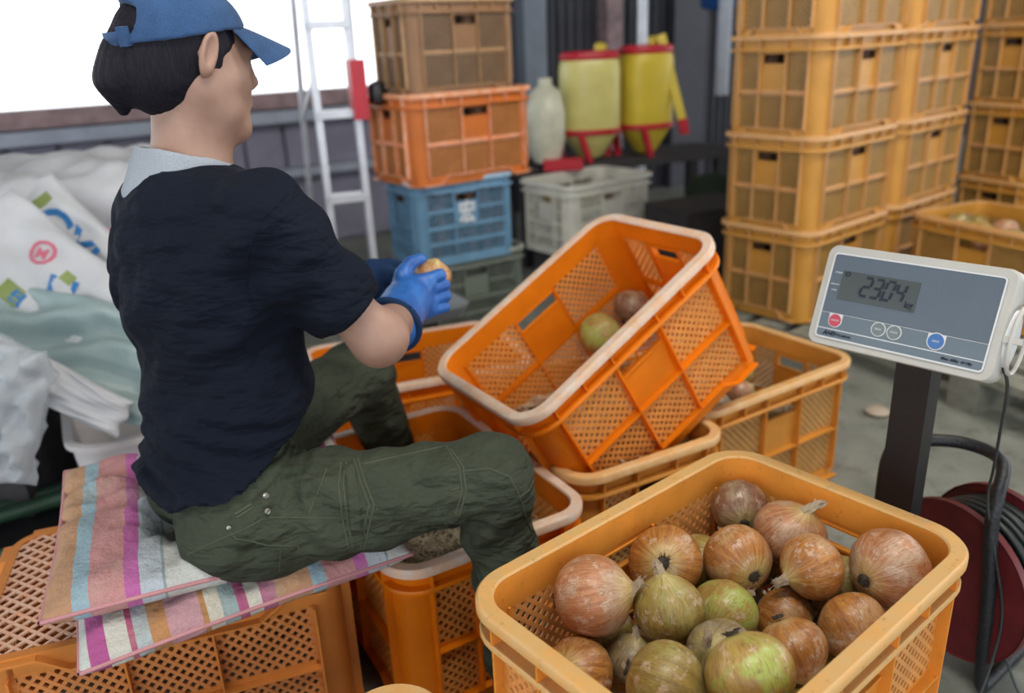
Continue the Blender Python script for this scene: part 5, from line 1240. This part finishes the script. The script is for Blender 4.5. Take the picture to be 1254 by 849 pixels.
# earring
SNAPS = [((-0.3279, 0.9389, 0.4918, -0.01, -0.58, 0.81), 0.0042), ((-0.328, 0.933, 0.4733, 0.76, -0.65, -0.03), 0.0042), ((-0.3718, 0.9112, 0.4637, -0.16, -0.71, 0.69), 0.003)]
SEAMS = [('seam','t',0.001265,[(-0.2394,0.9991,0.5049),(-0.239,0.9908,0.5029),(-0.2386,0.9824,0.501),(-0.2384,0.9749,0.4988),(-0.2382,0.9678,0.4964),(-0.2382,0.9611,0.4938),(-0.2368,0.9555,0.4904),(-0.2357,0.951,0.4864),(-0.2349,0.9475,0.4819),(-0.2344,0.9451,0.4767),(-0.234,0.9437,0.471),(-0.234,0.9435,0.4645),(-0.2342,0.9438,0.4576),(-0.2344,0.9446,0.4505),(-0.2344,0.9444,0.4439),(-0.2336,0.9432,0.4382),(-0.2326,0.9413,0.4329),(-0.2316,0.9392,0.4277),(-0.2307,0.9377,0.4221),(-0.23,0.9369,0.416),(-0.2297,0.9376,0.409),(-0.2312,0.9459,0.3967)]),('seam','t',0.001265,[(-0.2327,0.999,0.5046),(-0.2324,0.991,0.5025),(-0.2322,0.9832,0.5003),(-0.2321,0.9762,0.4978),(-0.2321,0.9694,0.4951),(-0.2321,0.9629,0.4924),(-0.2308,0.9571,0.4891),(-0.2296,0.9522,0.4854),(-0.2287,0.9482,0.4812),(-0.228,0.9452,0.4763),(-0.2275,0.9432,0.4709),(-0.2273,0.9424,0.4649),(-0.2274,0.9423,0.4582),(-0.2276,0.9433,0.451),(-0.2278,0.944,0.4438),(-0.2274,0.9437,0.4375),(-0.2268,0.9427,0.4316),(-0.2261,0.9413,0.426),(-0.2254,0.94,0.4203),(-0.2249,0.9393,0.4141),(-0.2247,0.9401,0.407),(-0.2263,0.9483,0.3948)]),('seam','t',0.001265,[(-0.2185,1.0088,0.5062),(-0.2153,0.999,0.5043),(-0.2125,0.9903,0.5018),(-0.2098,0.9829,0.4988),(-0.2075,0.9766,0.4953),(-0.2052,0.9708,0.4915),(-0.2027,0.966,0.4879),(-0.2003,0.9618,0.4841),(-0.198,0.958,0.48),(-0.1958,0.9547,0.4756),(-0.1936,0.9517,0.4711),(-0.1916,0.9491,0.4664),(-0.1929,0.9467,0.4616),(-0.1943,0.9449,0.4564),(-0.196,0.9442,0.4506),(-0.1979,0.9444,0.4441),(-0.1999,0.9453,0.4372),(-0.2019,0.9462,0.4303),(-0.2039,0.9467,0.4236),(-0.2057,0.9466,0.4172),(-0.2075,0.9463,0.411),(-0.2094,0.9464,0.4044),(-0.2119,0.9492,0.396)]),('seam','t',0.001265,[(-0.2238,1.0071,0.5061),(-0.2212,0.999,0.5043),(-0.2188,0.9916,0.5022),(-0.2165,0.9849,0.4997),(-0.2144,0.9792,0.4967),(-0.2124,0.974,0.4936),(-0.2105,0.969,0.4903),(-0.2082,0.9644,0.4871),(-0.2059,0.9602,0.4836),(-0.2037,0.9566,0.4799),(-0.2017,0.9534,0.4759),(-0.1997,0.9506,0.4717),(-0.1979,0.9483,0.4671),(-0.1991,0.9458,0.4624),(-0.2004,0.9441,0.4572),(-0.202,0.9433,0.4514),(-0.2037,0.9435,0.445),(-0.2057,0.9443,0.4382),(-0.2076,0.9452,0.4312),(-0.2095,0.9456,0.4246),(-0.2111,0.9452,0.4184),(-0.2128,0.9446,0.4124),(-0.2145,0.9444,0.4061),(-0.2168,0.9468,0.398)]),('seam','t',0.001265,[(-0.2077,0.9947,0.5032),(-0.2024,0.9962,0.5035),(-0.1972,0.9982,0.5035),(-0.1921,1.0005,0.5034),(-0.187,1.0031,0.5031),(-0.1819,1.0059,0.5027),(-0.1768,1.0086,0.5024),(-0.1715,1.0107,0.5024),(-0.1661,1.0121,0.5027),(-0.1606,1.0127,0.5036),(-0.1549,1.0124,0.5048),(-0.1492,1.0118,0.5062),(-0.1433,1.0115,0.5075),(-0.1376,1.0124,0.5081),(-0.132,1.0146,0.5081),(-0.1266,1.0177,0.5076),(-0.1211,1.0215,0.5067),(-0.1157,1.0253,0.5059),(-0.1101,1.0285,0.5054),(-0.1045,1.031,0.5052),(-0.0987,1.0331,0.5053),(-0.095,1.0211,0.5058),(-0.0916,1.0137,0.5041),(-0.0885,1.008,0.5014),(-0.0855,1.003,0.4985),(-0.0824,0.998,0.4956),(-0.0794,0.9933,0.4926),(-0.0786,0.9883,0.4883),(-0.0778,0.9842,0.4835),(-0.0771,0.9808,0.4784),(-0.0765,0.9781,0.4728),(-0.0759,0.9759,0.467),(-0.0775,0.9734,0.4623),(-0.0792,0.9713,0.4572),(-0.081,0.9703,0.4516),(-0.0829,0.9702,0.4454),(-0.0847,0.9692,0.4397),(-0.0864,0.9676,0.4344)]),('seam','t',0.001265,[(-0.0912,1.0215,0.5058),(-0.0875,1.0141,0.504),(-0.084,1.0082,0.5014),(-0.0806,1.0027,0.4986),(-0.0772,0.9973,0.4958),(-0.0738,0.9923,0.4929),(-0.0731,0.9881,0.4889),(-0.0725,0.9847,0.4845),(-0.072,0.9821,0.4796),(-0.0715,0.98,0.4745),(-0.071,0.9782,0.4692),(-0.0705,0.9761,0.4641),(-0.0724,0.9734,0.459),(-0.0743,0.9711,0.4537),(-0.0762,0.9694,0.4481),(-0.0783,0.969,0.4416),(-0.0802,0.9665,0.4365),(-0.0824,0.9684,0.4285)]),('seam','t',0.001265,[(-0.1917,0.9608,0.4817),(-0.1862,0.9622,0.4824),(-0.1807,0.9638,0.4829),(-0.1753,0.9659,0.4831),(-0.1699,0.9685,0.4831),(-0.1645,0.9713,0.483),(-0.1591,0.9738,0.483),(-0.1536,0.9758,0.4833),(-0.148,0.9773,0.4839),(-0.1423,0.9783,0.4848),(-0.1365,0.9788,0.486),(-0.1309,0.9792,0.487),(-0.1254,0.9796,0.488),(-0.1199,0.9801,0.4889),(-0.1143,0.9808,0.4898),(-0.1089,0.9821,0.4902),(-0.1035,0.9843,0.4903),(-0.0981,0.9867,0.4901),(-0.0927,0.9889,0.4901),(-0.0872,0.9907,0.4904),(-0.0817,0.9917,0.4911)]),('seam','t',0.0009199999999999999,[(-0.1894,0.9566,0.4766),(-0.1841,0.958,0.4773),(-0.1789,0.9595,0.4779),(-0.1736,0.9614,0.4782),(-0.1685,0.9638,0.4783),(-0.1633,0.9664,0.4783),(-0.1581,0.9689,0.4783),(-0.1529,0.9711,0.4785),(-0.1475,0.973,0.4789),(-0.1421,0.9744,0.4795),(-0.1367,0.9756,0.4803),(-0.131,0.9762,0.4812),(-0.1254,0.9767,0.4821),(-0.1197,0.9767,0.4833),(-0.114,0.9767,0.4846),(-0.1084,0.9775,0.4854),(-0.1029,0.9793,0.4855),(-0.0974,0.9817,0.4854),(-0.0919,0.9838,0.4854),(-0.0863,0.9855,0.4857),(-0.0806,0.9865,0.4864)]),('seam','t',0.001265,[(-0.1897,0.9469,0.4602),(-0.1844,0.9482,0.4606),(-0.1792,0.9497,0.461),(-0.1739,0.9513,0.4614),(-0.1687,0.953,0.4617),(-0.1634,0.9546,0.462),(-0.1582,0.9564,0.4623),(-0.1529,0.9584,0.4624),(-0.1476,0.9604,0.4625),(-0.1423,0.9622,0.4627),(-0.137,0.964,0.463),(-0.1317,0.966,0.4631),(-0.1261,0.9682,0.4632),(-0.1205,0.9697,0.4637),(-0.1147,0.97,0.4649),(-0.1088,0.9699,0.4664),(-0.103,0.9704,0.4674),(-0.0972,0.9711,0.4684),(-0.0915,0.9718,0.4693),(-0.0857,0.9732,0.47),(-0.0801,0.9753,0.4701)]),('seam','t',0.001265,[(-0.075,0.9884,0.4888),(-0.0687,0.9877,0.4895),(-0.0623,0.9872,0.4901),(-0.056,0.9868,0.4907),(-0.0497,0.9865,0.4911),(-0.0434,0.9865,0.4914),(-0.0371,0.9867,0.4916),(-0.0319,0.9853,0.4897),(-0.0267,0.9841,0.4875),(-0.0215,0.9834,0.4851),(-0.0163,0.9832,0.4825),(-0.0111,0.9836,0.4795),(-0.0087,0.9826,0.4744),(-0.0062,0.9821,0.469),(-0.0038,0.9819,0.4634),(-0.0013,0.982,0.4576),(0.0011,0.9829,0.4513),(0.0025,0.9847,0.444),(0.0039,0.9899,0.4345),(0.0053,0.9916,0.427),(0.0067,0.9937,0.4193),(0.0081,0.9966,0.411),(0.0096,1.0016,0.4013),(0.011,1.0073,0.3911),(0.0132,1.0158,0.379),(0.0154,1.0198,0.3697),(0.0176,1.021,0.3622),(0.0197,1.021,0.3554),(0.0219,1.0203,0.3491)]),('seam','t',0.001265,[(0.0221,1.024,0.4496),(0.0185,1.0077,0.4514),(0.015,0.9991,0.4488),(0.0103,0.9917,0.4491),(0.0056,0.9866,0.4481),(0.0009,0.9832,0.4461)]),('seam','t',0.001265,[(-0.3259,0.9322,0.4639),(-0.3199,0.931,0.4643),(-0.3132,0.9279,0.4659),(-0.3071,0.9265,0.4665),(-0.3023,0.9292,0.4646),(-0.2982,0.9337,0.4615),(-0.2935,0.9369,0.4592),(-0.2883,0.9372,0.4588),(-0.2825,0.9359,0.4593),(-0.2769,0.9349,0.4596),(-0.2718,0.9356,0.459),(-0.2671,0.9375,0.4575),(-0.2624,0.9401,0.4556),(-0.2577,0.9425,0.4539),(-0.2529,0.9444,0.4524),(-0.2478,0.9454,0.4515),(-0.2424,0.9455,0.4512)]),('seam','t',0.001035,[(-0.2563,0.9829,0.5047),(-0.2566,0.9727,0.5037),(-0.2575,0.9648,0.5016),(-0.2591,0.9602,0.4978),(-0.2615,0.9581,0.4926),(-0.2643,0.9573,0.4866),(-0.267,0.9566,0.4806),(-0.2692,0.9541,0.4762),(-0.2709,0.9499,0.4729),(-0.2724,0.9449,0.47),(-0.274,0.9404,0.467),(-0.2758,0.9368,0.4633)]),('seam','t',0.001035,[(-0.3713,0.9076,0.4599),(-0.367,0.9053,0.4563),(-0.3631,0.9041,0.4521),(-0.3572,0.9052,0.4498),(-0.3518,0.9077,0.4466),(-0.3467,0.9113,0.4427),(-0.3416,0.9145,0.4382),(-0.3358,0.9161,0.4348),(-0.3297,0.9166,0.4321),(-0.3241,0.9167,0.4315),(-0.3187,0.917,0.4308),(-0.3135,0.918,0.4297),(-0.3086,0.92,0.4279),(-0.3041,0.9232,0.4253),(-0.2996,0.9267,0.4225),(-0.2949,0.9296,0.4201),(-0.2922,0.9308,0.4128),(-0.2896,0.9326,0.405),(-0.2888,0.9402,0.3933),(-0.288,0.9513,0.381)]),('seam','t',0.001035,[(-0.4345,0.9145,0.4239),(-0.4274,0.9109,0.4289),(-0.421,0.9088,0.4328),(-0.4146,0.9068,0.4367),(-0.4085,0.9051,0.4404),(-0.4027,0.9043,0.4435),(-0.3971,0.9038,0.4463),(-0.3917,0.9036,0.4489),(-0.3864,0.9037,0.4511),(-0.3813,0.9043,0.4529),(-0.3763,0.9049,0.4547),(-0.3712,0.9055,0.4564),(-0.3661,0.906,0.4583),(-0.361,0.9065,0.4601),(-0.3561,0.9076,0.4616),(-0.3514,0.9092,0.4628),(-0.3474,0.9117,0.4638),(-0.3436,0.915,0.4644),(-0.3399,0.9186,0.4649),(-0.3365,0.9229,0.4649),(-0.333,0.9272,0.4649)]),('seam','t',0.001035,[(-0.3136,0.9191,0.422),(-0.3156,0.921,0.4142),(-0.3179,0.9237,0.4059),(-0.3199,0.9256,0.398),(-0.3218,0.9273,0.3902),(-0.3243,0.9305,0.3813)]),('belt_loop','t',0.00253,[(-0.3671,0.9259,0.4748),(-0.3624,0.9289,0.4767),(-0.3576,0.9316,0.4787),(-0.3526,0.9341,0.4809),(-0.3475,0.9361,0.4834)]),('belt_loop','t',0.0016099999999999999,[(-0.3641,0.9216,0.4725),(-0.3592,0.9242,0.4746),(-0.3543,0.9266,0.4768),(-0.3492,0.9285,0.4793),(-0.3439,0.9301,0.4821)]),('sleeve_hem','s',0.0009199999999999999,[(-0.1759,1.0099,0.7403),(-0.1777,1.0042,0.7367),(-0.1797,0.9992,0.7329),(-0.182,0.9957,0.7287),(-0.1843,0.9928,0.7243),(-0.1879,0.9895,0.7219),(-0.1915,0.9865,0.7193),(-0.1953,0.9843,0.7165),(-0.1991,0.9824,0.7136),(-0.2031,0.9813,0.7104),(-0.2071,0.9805,0.7072),(-0.2113,0.9805,0.7037),(-0.2167,0.9809,0.7005),(-0.2225,0.9834,0.6966),(-0.2295,0.9903,0.6912)]),('armhole_seam','s',0.00115,[(-0.2571,0.9779,0.8745),(-0.2594,0.972,0.8722),(-0.262,0.9672,0.8698),(-0.2648,0.9632,0.8673),(-0.2676,0.9596,0.8647),(-0.2705,0.9563,0.862),(-0.2736,0.9534,0.8593),(-0.2766,0.9507,0.8566),(-0.2798,0.9484,0.8538),(-0.283,0.9464,0.851),(-0.2851,0.9449,0.8467),(-0.2875,0.944,0.8422),(-0.29,0.9437,0.8376),(-0.2926,0.9437,0.8328),(-0.2953,0.9442,0.828),(-0.2982,0.945,0.8231),(-0.3013,0.9464,0.818),(-0.3046,0.9486,0.8127),(-0.3068,0.9523,0.807),(-0.3092,0.9564,0.801),(-0.3114,0.9602,0.7951),(-0.3134,0.9634,0.7893),(-0.3153,0.966,0.7836),(-0.317,0.9681,0.778),(-0.3186,0.9697,0.7725),(-0.32,0.9708,0.767),(-0.3199,0.9718,0.7613),(-0.3197,0.9723,0.7556),(-0.3194,0.9727,0.75),(-0.3192,0.9733,0.7443),(-0.3189,0.9736,0.7386),(-0.3186,0.9739,0.7329),(-0.3183,0.9745,0.7271),(-0.3183,0.9756,0.7211)])]
PATCH = [('pocket_flap',[[(-0.236,0.9991,0.5048,0.03,-0.26,0.97),(-0.2343,0.9998,0.5049,0.03,-0.26,0.97),(-0.2326,1.0005,0.5051,0.02,-0.23,0.97),(-0.2309,1.0013,0.5052,0.03,-0.23,0.97),(-0.2292,1.002,0.5053,0.03,-0.23,0.97),(-0.2275,1.0028,0.5054,0.03,-0.23,0.97),(-0.2258,1.0036,0.5056,0.04,-0.22,0.97),(-0.2241,1.0044,0.5057,0.05,-0.18,0.98),(-0.2225,1.0053,0.5057,0.05,-0.18,0.98)],[(-0.2318,0.9787,0.4986,0.15,-0.36,0.92),(-0.2301,0.9796,0.4987,0.15,-0.36,0.92),(-0.2283,0.9804,0.4987,0.15,-0.36,0.92),(-0.2266,0.9812,0.4988,0.13,-0.39,0.91),(-0.2249,0.982,0.4989,0.1,-0.39,0.92),(-0.2231,0.9827,0.499,0.1,-0.39,0.92),(-0.2214,0.9834,0.4992,0.06,-0.42,0.91),(-0.2196,0.984,0.4994,0.06,-0.42,0.91),(-0.2178,0.9846,0.4996,0.06,-0.42,0.91)],[(-0.2284,0.9621,0.4908,0.29,-0.41,0.86),(-0.2267,0.9632,0.4908,0.26,-0.44,0.86),(-0.2249,0.9641,0.4908,0.24,-0.42,0.87),(-0.2232,0.9651,0.4907,0.24,-0.42,0.87),(-0.2215,0.966,0.4907,0.22,-0.46,0.86),(-0.2197,0.9669,0.4908,0.22,-0.46,0.86),(-0.2179,0.9678,0.4908,0.22,-0.46,0.86),(-0.2161,0.9686,0.4909,0.13,-0.5,0.86),(-0.2143,0.9693,0.491,0.13,-0.5,0.86)],[(-0.2259,0.9493,0.4813,0.27,-0.71,0.65),(-0.2241,0.95,0.4814,0.27,-0.71,0.65),(-0.2222,0.9509,0.4814,0.3,-0.61,0.73),(-0.2204,0.9518,0.4814,0.28,-0.61,0.74),(-0.2186,0.9526,0.4814,0.28,-0.61,0.74),(-0.2168,0.9534,0.4814,0.28,-0.61,0.74),(-0.215,0.9543,0.4815,0.27,-0.6,0.75),(-0.2131,0.9551,0.4815,0.27,-0.6,0.75),(-0.2113,0.9559,0.4816,0.24,-0.59,0.77)],[(-0.2249,0.9427,0.4682,0.03,-0.99,0.14),(-0.2229,0.943,0.4686,0.12,-0.95,0.28),(-0.2209,0.9434,0.4689,0.18,-0.92,0.34),(-0.2189,0.9438,0.4691,0.18,-0.92,0.34),(-0.2169,0.9443,0.4693,0.18,-0.92,0.34),(-0.215,0.9448,0.4695,0.23,-0.89,0.39),(-0.2131,0.9454,0.4697,0.23,-0.89,0.39),(-0.2111,0.946,0.4699,0.23,-0.89,0.39),(-0.2092,0.9466,0.47,0.26,-0.82,0.51)],[(-0.2255,0.9429,0.451,-0.15,-0.98,-0.14),(-0.2232,0.9425,0.4518,-0.15,-0.98,-0.14),(-0.221,0.9422,0.4525,-0.04,-1.0,-0.09),(-0.2188,0.942,0.4531,-0.04,-1.0,-0.09),(-0.2167,0.942,0.4537,-0.04,-1.0,-0.09),(-0.2145,0.9421,0.4541,0.08,-1.0,0.03),(-0.2124,0.9423,0.4545,0.08,-1.0,0.03),(-0.2103,0.9426,0.4548,0.11,-0.99,0.06),(-0.2083,0.9428,0.4552,0.11,-0.99,0.06)],[(-0.2261,0.9431,0.4336,0.14,-0.98,0.17),(-0.224,0.9436,0.4338,0.14,-0.98,0.17),(-0.2218,0.9438,0.4342,0.06,-1.0,0.02),(-0.2196,0.9439,0.4347,0.06,-1.0,0.02),(-0.2174,0.9441,0.435,0.05,-1.0,-0.08),(-0.2152,0.9441,0.4356,0.05,-1.0,-0.08),(-0.2129,0.9441,0.4361,0.05,-1.0,-0.08),(-0.2107,0.9442,0.4365,0.04,-0.99,-0.16),(-0.2085,0.9442,0.437,0.04,-0.99,-0.16)],[(-0.2258,0.9394,0.4185,0.44,-0.88,0.17),(-0.2237,0.9404,0.4184,0.44,-0.88,0.17),(-0.2216,0.9414,0.4183,0.37,-0.91,0.15),(-0.2195,0.9422,0.4182,0.37,-0.91,0.15),(-0.2174,0.9431,0.4182,0.3,-0.95,0.09),(-0.2153,0.9439,0.4182,0.34,-0.94,0.08),(-0.2131,0.9447,0.4182,0.28,-0.96,0.04),(-0.211,0.9452,0.4184,0.25,-0.97,0.0),(-0.2088,0.9458,0.4185,0.25,-0.97,0.0)],[(-0.2282,0.9473,0.3956,0.03,-0.65,-0.76),(-0.2254,0.9457,0.3972,0.12,-0.77,-0.63),(-0.2229,0.9453,0.398,0.12,-0.77,-0.63),(-0.2206,0.9454,0.3984,0.21,-0.81,-0.55),(-0.2183,0.9458,0.3987,0.21,-0.81,-0.55),(-0.216,0.9463,0.3989,0.29,-0.88,-0.38),(-0.2137,0.947,0.399,0.29,-0.88,-0.38),(-0.2115,0.9476,0.3991,0.29,-0.88,-0.38),(-0.2092,0.9482,0.3992,0.28,-0.91,-0.31)]]),('cargo_pocket',[[(-0.2047,0.9885,0.5015,-0.02,-0.35,0.94),(-0.1917,0.9931,0.5019,0.12,-0.19,0.98),(-0.1792,1.0005,0.5008,0.19,-0.23,0.96),(-0.1661,1.0056,0.501,-0.01,-0.28,0.96),(-0.1523,1.0066,0.5034,-0.22,-0.39,0.89),(-0.1383,1.007,0.5062,0.05,-0.34,0.94),(-0.125,1.0125,0.5062,0.22,-0.19,0.96),(-0.1118,1.0197,0.5054,0.0,-0.06,1.0),(-0.0982,1.0244,0.5059,-0.04,0.04,1.0)],[(-0.2017,0.9779,0.4966,-0.08,-0.54,0.84),(-0.1885,0.9812,0.4977,0.21,-0.39,0.89),(-0.176,0.9883,0.4967,0.26,-0.3,0.92),(-0.163,0.9935,0.4967,0.03,-0.4,0.92),(-0.1494,0.9956,0.4985,-0.17,-0.51,0.84),(-0.1356,0.9959,0.5013,-0.12,-0.49,0.86),(-0.1221,0.9997,0.5021,0.16,-0.34,0.93),(-0.1088,1.0051,0.5021,0.06,-0.3,0.95),(-0.0953,1.0094,0.5027,0.1,-0.37,0.92)],[(-0.1991,0.9695,0.4907,-0.04,-0.62,0.78),(-0.186,0.9724,0.4919,0.23,-0.61,0.76),(-0.1733,0.9785,0.4913,0.29,-0.46,0.84),(-0.1604,0.9839,0.4912,0.14,-0.53,0.84),(-0.1469,0.9864,0.4927,-0.09,-0.65,0.76),(-0.1331,0.9865,0.4955,-0.06,-0.63,0.77),(-0.1195,0.9891,0.497,0.1,-0.57,0.82),(-0.1062,0.9941,0.4972,0.17,-0.42,0.89),(-0.0928,0.9994,0.4972,0.17,-0.48,0.86)],[(-0.1968,0.9623,0.4842,0.08,-0.69,0.72),(-0.1837,0.9655,0.4852,0.17,-0.68,0.71),(-0.1709,0.9706,0.4851,0.31,-0.56,0.77),(-0.1581,0.9762,0.4848,0.18,-0.65,0.74),(-0.1447,0.9793,0.4859,-0.0,-0.73,0.69),(-0.1309,0.98,0.4883,-0.04,-0.84,0.54),(-0.1173,0.9813,0.4905,0.04,-0.7,0.71),(-0.1039,0.9852,0.4911,0.26,-0.56,0.79),(-0.0905,0.9907,0.491,0.16,-0.6,0.78)],[(-0.1947,0.9562,0.4772,0.14,-0.75,0.65),(-0.1816,0.9592,0.4782,0.13,-0.74,0.65),(-0.1687,0.9637,0.4784,0.33,-0.66,0.68),(-0.1559,0.9695,0.4779,0.28,-0.67,0.69),(-0.1427,0.9735,0.4784,0.13,-0.81,0.58),(-0.1292,0.9759,0.4799,0.05,-0.92,0.39),(-0.1153,0.9758,0.4827,-0.15,-0.9,0.42),(-0.1018,0.9785,0.4841,0.32,-0.72,0.61),(-0.0884,0.9835,0.4841,0.17,-0.7,0.69)],[(-0.1928,0.9509,0.4697,0.15,-0.83,0.53),(-0.1797,0.9538,0.4707,0.2,-0.83,0.51),(-0.1668,0.9581,0.471,0.33,-0.75,0.57),(-0.1539,0.9636,0.4706,0.32,-0.74,0.6),(-0.1408,0.9683,0.4706,0.25,-0.77,0.58),(-0.1275,0.9725,0.471,0.1,-0.92,0.39),(-0.1136,0.972,0.4741,-0.21,-0.94,0.26),(-0.0999,0.9737,0.4759,0.28,-0.84,0.47),(-0.0864,0.9774,0.4766,0.22,-0.81,0.55)],[(-0.1912,0.947,0.4614,0.18,-0.92,0.34),(-0.1781,0.9503,0.4622,0.26,-0.92,0.3),(-0.1651,0.9543,0.4626,0.27,-0.93,0.25),(-0.1521,0.9588,0.4626,0.31,-0.85,0.42),(-0.1389,0.9632,0.4628,0.24,-0.81,0.53),(-0.1257,0.9682,0.4626,0.28,-0.81,0.52),(-0.112,0.9697,0.4646,-0.09,-0.97,0.21),(-0.0982,0.9708,0.4667,0.04,-0.98,0.17),(-0.0845,0.9728,0.4684,0.3,-0.84,0.45)],[(-0.1901,0.9454,0.4517,0.27,-0.96,-0.08),(-0.1771,0.9495,0.4519,0.31,-0.95,-0.08),(-0.1639,0.9528,0.4527,0.19,-0.98,-0.06),(-0.1505,0.9559,0.4536,0.27,-0.93,0.26),(-0.1371,0.9592,0.4544,0.13,-0.92,0.38),(-0.1239,0.9639,0.4543,0.46,-0.77,0.45),(-0.1104,0.9678,0.4548,0.23,-0.95,0.21),(-0.0966,0.9689,0.4569,-0.2,-0.97,0.1),(-0.0828,0.9704,0.4588,0.38,-0.91,0.18)],[(-0.1896,0.9472,0.4398,0.27,-0.95,-0.18),(-0.1765,0.9511,0.4402,0.32,-0.94,-0.12),(-0.1632,0.9548,0.4406,0.22,-0.95,-0.23),(-0.1494,0.9559,0.4427,0.1,-0.99,-0.11),(-0.1358,0.9577,0.4444,0.07,-1.0,-0.06),(-0.1223,0.9614,0.4449,0.45,-0.88,0.16),(-0.1089,0.9661,0.4448,0.43,-0.87,0.24),(-0.095,0.9676,0.4466,0.2,-0.98,-0.06),(-0.0812,0.9701,0.4479,-0.06,-0.99,0.16)]])]
for nm, k_, r_, Q in SEAMS:      # stitched seams lying on the cloth
    if len(Q) > 1: part(nm, MB().tube([Vector(q) - Vector(PO) for q in Q], r_, 5), M['olive_seam'] if k_ == 't' else M['navy'], tr if k_ == 't' else sh, ang=70)
for nm, rows in PATCH:           # pocket cloth lying on the thigh
    for sgn in (1,):
        mb = MB(); G = [[Vector(q[:3]) - Vector(PO) + Vector(q[3:]) * (.0032 - .0028 * (i in (0, 8) or j in (0, 8))) for j, q in enumerate(row)] for i, row in enumerate(rows)]
        mb.loft(G, closed=False, caps=False); part(nm, mb, M['olive'], tr, ang=70)

for q, rr_s in SNAPS:
    n_ = Vector(q[3:]); c_ = Vector(q[:3]) - Vector(PO); x_ = n_.orthogonal().normalized(); y_ = n_.cross(x_)
    mb = MB().loft([[c_ + n_ * dz + (x_ * math.cos(6.28318 * i / 14) + y_ * math.sin(6.28318 * i / 14)) * rr_s * s_ for i in range(14)] for dz, s_ in ((0, 1), (.002, 1), (.003, .8), (.0022, .4))])
    part('snap_button', mb, M['chrome'], tr, ang=50)
onion((-.124, 1.292, .680), .031, (.3, -.1, 1), 0, 'small peeled onion held in the blue glove', neck=False, seed=3)
